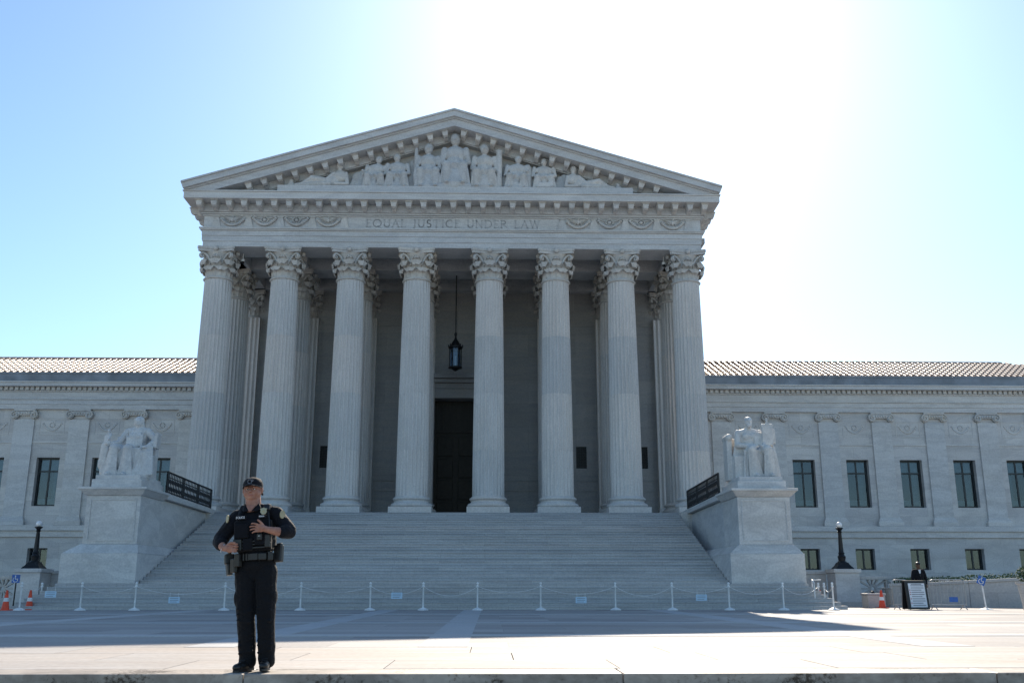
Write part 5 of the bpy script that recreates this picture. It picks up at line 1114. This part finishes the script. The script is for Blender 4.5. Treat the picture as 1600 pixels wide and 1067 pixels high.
GL['P'] = (0.62, [([(0.1, 0), (0.1, 1)], TK), ([(0.1, 1), (.32, 1)] + arc(.32, .73, .24, .27, 90, -90, 8) + [(.1, .46)], TN * 1.5)]); GL['O'] = (0.9, [(arc(.45, .5, .42, .5, 0, 360, 20), TN * 1.6)])
lx = -0.138
for c in 'POLICE':
    lb = B()
    for pts, w0 in GL[c][1]: stroke(lb, [(p[0] * 0.0165, p[1] * 0.019) for p in pts], w0 * 0.032)
    lb.v = [(x, y * 0.15, z) for x, y, z in lb.v]; o = lb.build('chest_letter', 'whitetext', vest); o.location = (lx, -0.1475, 1.382); o.rotation_euler = (R(-8), 0, R(-6)); lx += (GL[c][0] + 0.2) * 0.0165
vp(-0.147, -0.047, -0.1462, -0.125, 1.375, 1.408, 'name_strip', 'navy', 0.002); vp(0.058, 0.128, -0.1475, -0.125, 1.378, 1.406, 'name_strip', 'navy', 0.002)
for k in range(5): vp(0.069 + k * 0.010, 0.075 + k * 0.010, -0.1495, -0.1476, 1.386, 1.399, 'name_letter', 'whitetext', 0)
# shoulder patches
for s, x, z in ((1, 0.262, 1.415), (-1, -0.238, 1.405)):
    o = B().prism([(0.032 * math.cos(t * math.pi / 8), 0.045 * math.sin(t * math.pi / 8)) for t in range(16)], -0.004, 0.004, 'y').build('sleeve_patch', 'patch', sh); o.location = (x + s * 0.024, -0.054, z - 0.01); o.rotation_euler = (R(-15), s * R(35), s * R(48))
# trousers
b = B(); b.ell((0.005, 0.02, 0.955), 0.188, 0.125, 0.12); b.ell((0.005, 0.045, 0.88), 0.17, 0.12, 0.1)
for s, hip, knee, ank in ((-1, (-0.088, 0.015, 0.88), (-0.083, -0.01, 0.50), (-0.072, 0.025, 0.11)), (1, (0.10, 0.015, 0.88), (0.105, -0.01, 0.50), (0.103, 0.025, 0.11))):
    b.cap(hip, knee, 0.108, 0.088); b.cap(knee, ank, 0.086, 0.078); b.cap(ank, (ank[0], ank[1], 0.085), 0.082, 0.080)
    for k in range(4): zz = 0.16 + k * 0.055; b.cap((ank[0] - 0.06, -0.045, zz + 0.012 * (k % 2)), (ank[0] + 0.055, -0.05, zz + 0.02 - 0.012 * (k % 2)), 0.015, 0.013, 6)
    for k in range(3): zz = 0.46 + k * 0.05; b.cap((knee[0] - 0.06, -0.078, zz), (knee[0] + 0.055, -0.08, zz + 0.025 * (1 if k % 2 else -1)), 0.012, 0.012, 6)
    b.ell((hip[0] + s * 0.075, 0.01, 0.66), 0.032, 0.07, 0.09)
tr = sculpt(b, 'trousers', 'trouser', 0.008, off, smooth=2, rough=0.006, rscale=12)
# belt and what hangs on it
def ring(b, rx, ry, z0, z1, cy=0.02, cx=0.004, n=40):
    vs = []; fs = []
    for (k, (q, z)) in enumerate(((0, z0), (0, z1), (-0.012, z1), (-0.012, z0))):
        for i in range(n): a = 2 * math.pi * i / n; vs.append((cx + (rx + q) * math.cos(a), cy + (ry + q) * math.sin(a), z))
    for k in range(4):
        for i in range(n): fs.append((k * n + i, k * n + (i + 1) % n, ((k + 1) % 4) * n + (i + 1) % n, ((k + 1) % 4) * n + i))
    b.add(vs, fs)
b = B(); ring(b, 0.197, 0.150, 0.995, 1.052); belt = b.build('duty_belt', 'leather', off, smooth=40)
def bp_(c, sx, sy, sz, rot, name, mat='leather', bv=0.008): return B().obox((0, 0, 0), sx, sy, sz, (0, 0, 0)).build(name, mat, belt, c, bevel=bv) if rot is None else setrot(B().obox((0, 0, 0), sx, sy, sz, (0, 0, 0)).build(name, mat, belt, c, bevel=bv), rot)
def setrot(o, r): o.rotation_euler = r; return o
bp_((0.02, -0.137, 1.024), 0.075, 0.014, 0.062, None, 'buckle', 'black', 0.004)
for x in (-0.075, -0.045): bp_((x, -0.128, 1.024), 0.014, 0.016, 0.066, (0, 0, R(-14)), 'belt_keeper', 'black', 0.003)
bp_((0.095, -0.128, 1.022), 0.075, 0.035, 0.066, (0, 0, R(18)), 'belt_pouch')
bp_((0.155, -0.095, 1.025), 0.05, 0.04, 0.085, (0, 0, R(40)), 'belt_pouch'); bp_((-0.125, -0.125, 1.0), 0.055, 0.05, 0.12, (0, 0, R(-30)), 'belt_pouch')
bp_((0.222, -0.01, 1.045), 0.055, 0.085, 0.16, (0, R(6), R(70)), 'radio_holder', 'black', 0.012); bp_((0.235, -0.02, 1.12), 0.04, 0.05, 0.04, (0, R(6), R(70)), 'radio_top', 'black', 0.008)
h1 = bp_((-0.235, -0.01, 1.02), 0.06, 0.09, 0.10, (0, R(-5), R(-65)), 'holster', 'leather', 0.014); B().frustum(-0.04, 0.04, -0.022, 0.022, -0.15, -0.048, 0.048, -0.03, 0.03, -0.045).build('holster_body', 'leather', h1, bevel=0.006); B().obox((0.02, 0, 0.075), 0.045, 0.03, 0.09, (0, R(18), 0)).build('pistol_grip', 'black', h1, bevel=0.008)
bp_((-0.175, -0.09, 0.955), 0.065, 0.04, 0.13, (0, 0, R(-40)), 'belt_pouch')
B().tube([(WR[0] + 0.031 * math.cos(a) * 0.6 - 0.012, WR[1] + 0.004 + 0.03 * math.sin(a) * 0.9, WR[2] + 0.034 * math.cos(a)) for a in [2 * math.pi * k / 18 for k in range(18)]], 0.0035, 6, closed=True).build('bracelet', 'whitetext', off)
vest.scale.x = 1.09; belt.scale.x = 1.07; tr.scale.x = 1.05
# boots
def boot(x, rz):
    b = B(); b.ell((0, -0.06, 0.05), 0.048, 0.10, 0.042).ell((0, -0.13, 0.045), 0.046, 0.055, 0.036).ell((0, 0.04, 0.06), 0.043, 0.055, 0.055).cap((0, 0.025, 0.07), (0, 0.03, 0.17), 0.05, 0.052).box(-0.04, 0.04, -0.15, 0.07, 0.006, 0.03)
    o = sculpt(b, 'boot', 'leather', 0.006, off, (x, 0.0, 0.0), 3); o.rotation_euler = (0, 0, rz)
    sl = [(0.047 * math.cos(a) * (1 if math.sin(a) > 0 else 1.06), -0.045 + 0.145 * math.sin(a)) for a in [2 * math.pi * k / 24 for k in range(24)]]
    B().prism(sl, 0.001, 0.024, 'z').build('sole', 'black', o, bevel=0.003)
    for k in range(4): B().tube([(-0.028, -0.085 + 0.022 * k, 0.088 + 0.012 * k), (0.028, -0.075 + 0.022 * k, 0.090 + 0.012 * k)], 0.004, 5).build('lace', 'black', o)
boot(-0.078, R(-26)); boot(0.104, R(6))

# guard behind the notice board
GX = at(1441, 950, 37.6).x
gd = tag(empty('person', (GX, 37.6, 0)), 'guard in dark jacket and cap standing behind the notice board', 'person')
b = B(); b.ell((0, 0, 1.62), 0.078, 0.095, 0.115).ell((0, -0.02, 1.57), 0.062, 0.07, 0.06).cap((0, 0.02, 1.4), (0, 0.01, 1.55), 0.06).ell((0, 0.02, 1.2), 0.16, 0.1, 0.25).cap((0, -0.09, 1.61), (0, -0.105, 1.59), 0.012).cap((0, 0.02, 1.0), (0, 0.02, 0.9), 0.14)
for s in (-1, 1):
    b.ell((s * 0.078, 0.0, 1.60), 0.012, 0.02, 0.03); b.cap((s * 0.09, 0.02, 0.9), (s * 0.1, 0, 0.5), 0.08, 0.055).cap((s * 0.1, 0, 0.5), (s * 0.1, 0.02, 0.09), 0.055, 0.04)
    b.cap((s * 0.19, 0.02, 1.40), (s * 0.25, 0.02, 1.12), 0.05, 0.045).cap((s * 0.25, 0.02, 1.12), (s * 0.20, -0.12, 0.92), 0.042, 0.03).ell((s * 0.19, -0.15, 0.88), 0.035, 0.04, 0.05)
    for k in range(4): finger(b, [(s * 0.19 + (k - 1.5) * 0.017, -0.165, 0.855), (s * 0.19 + (k - 1.5) * 0.017, -0.178, 0.825), (s * 0.19 + (k - 1.5) * 0.016, -0.165, 0.80)], 0.0105)
    finger(b, [(s * 0.16, -0.16, 0.88), (s * 0.148, -0.175, 0.85), (s * 0.15, -0.18, 0.83)], 0.012)
sculpt(b, 'body', 'skin_dark', 0.007, gd, smooth=2)
b = B(); b.ell((0, 0.02, 1.22), 0.19, 0.13, 0.24).cap((-0.16, 0.02, 1.41), (0.16, 0.02, 1.41), 0.075).cap((0, 0.02, 1.0), (0, 0.02, 0.86), 0.17, 0.175)
for s in (-1, 1): b.cap((s * 0.19, 0.02, 1.39), (s * 0.26, 0.02, 1.11), 0.072, 0.064).cap((s * 0.26, 0.02, 1.11), (s * 0.205, -0.11, 0.945), 0.06, 0.05)
jk = sculpt(b, 'jacket', 'navy', 0.011, gd, smooth=3, rough=0.004, rscale=14)
B().add([(-0.05, -0.092, 1.46), (0.05, -0.092, 1.46), (0.0, -0.135, 1.22)], [(0, 1, 2)]).build('shirt_front', 'whitetext', gd); B().add([(-0.014, -0.098, 1.45), (0.014, -0.098, 1.45), (0.02, -0.138, 1.26), (0, -0.142, 1.23), (-0.02, -0.138, 1.26)], [(0, 1, 2, 3, 4)]).build('tie', 'black', gd)
for o in gd.children[-2:]: md = o.modifiers.new('t', 'SOLIDIFY'); md.thickness = 0.008
b = B()
for s in (-1, 1): b.cap((s * 0.085, 0.02, 0.88), (s * 0.1, 0, 0.5), 0.1, 0.08).cap((s * 0.1, 0, 0.5), (s * 0.1, 0.02, 0.1), 0.08, 0.072)
sculpt(b, 'trousers', 'trouser', 0.011, gd, smooth=2)
for s in (-1, 1): b = B(); b.ell((s * 0.1, -0.05, 0.05), 0.047, 0.14, 0.05).box(s * 0.1 - 0.035, s * 0.1 + 0.035, -0.15, 0.07, 0.004, 0.03); sculpt(b, 'shoe', 'leather', 0.008, gd, smooth=2)
b = B(); b.lathe([(0.085, 0), (0.09, 0.03), (0.085, 0.065), (0.05, 0.09), (0.005, 0.097)], 20); b.v = [(x, y * 1.15, 1.655 + z) for x, y, z in b.v]; cp = b.build('cap', 'black', gd, smooth=60)
b = B(); b.prism([(0.085 * math.cos(a), -0.04 + 0.135 * math.sin(a)) for a in [math.pi + math.pi * k / 12 for k in range(13)]], 1.655, 1.663, 'z'); b.build('visor', 'black', cp)

bpy.data.objects.remove(SCULPT[1]); bpy.data.scenes.remove(_ts)
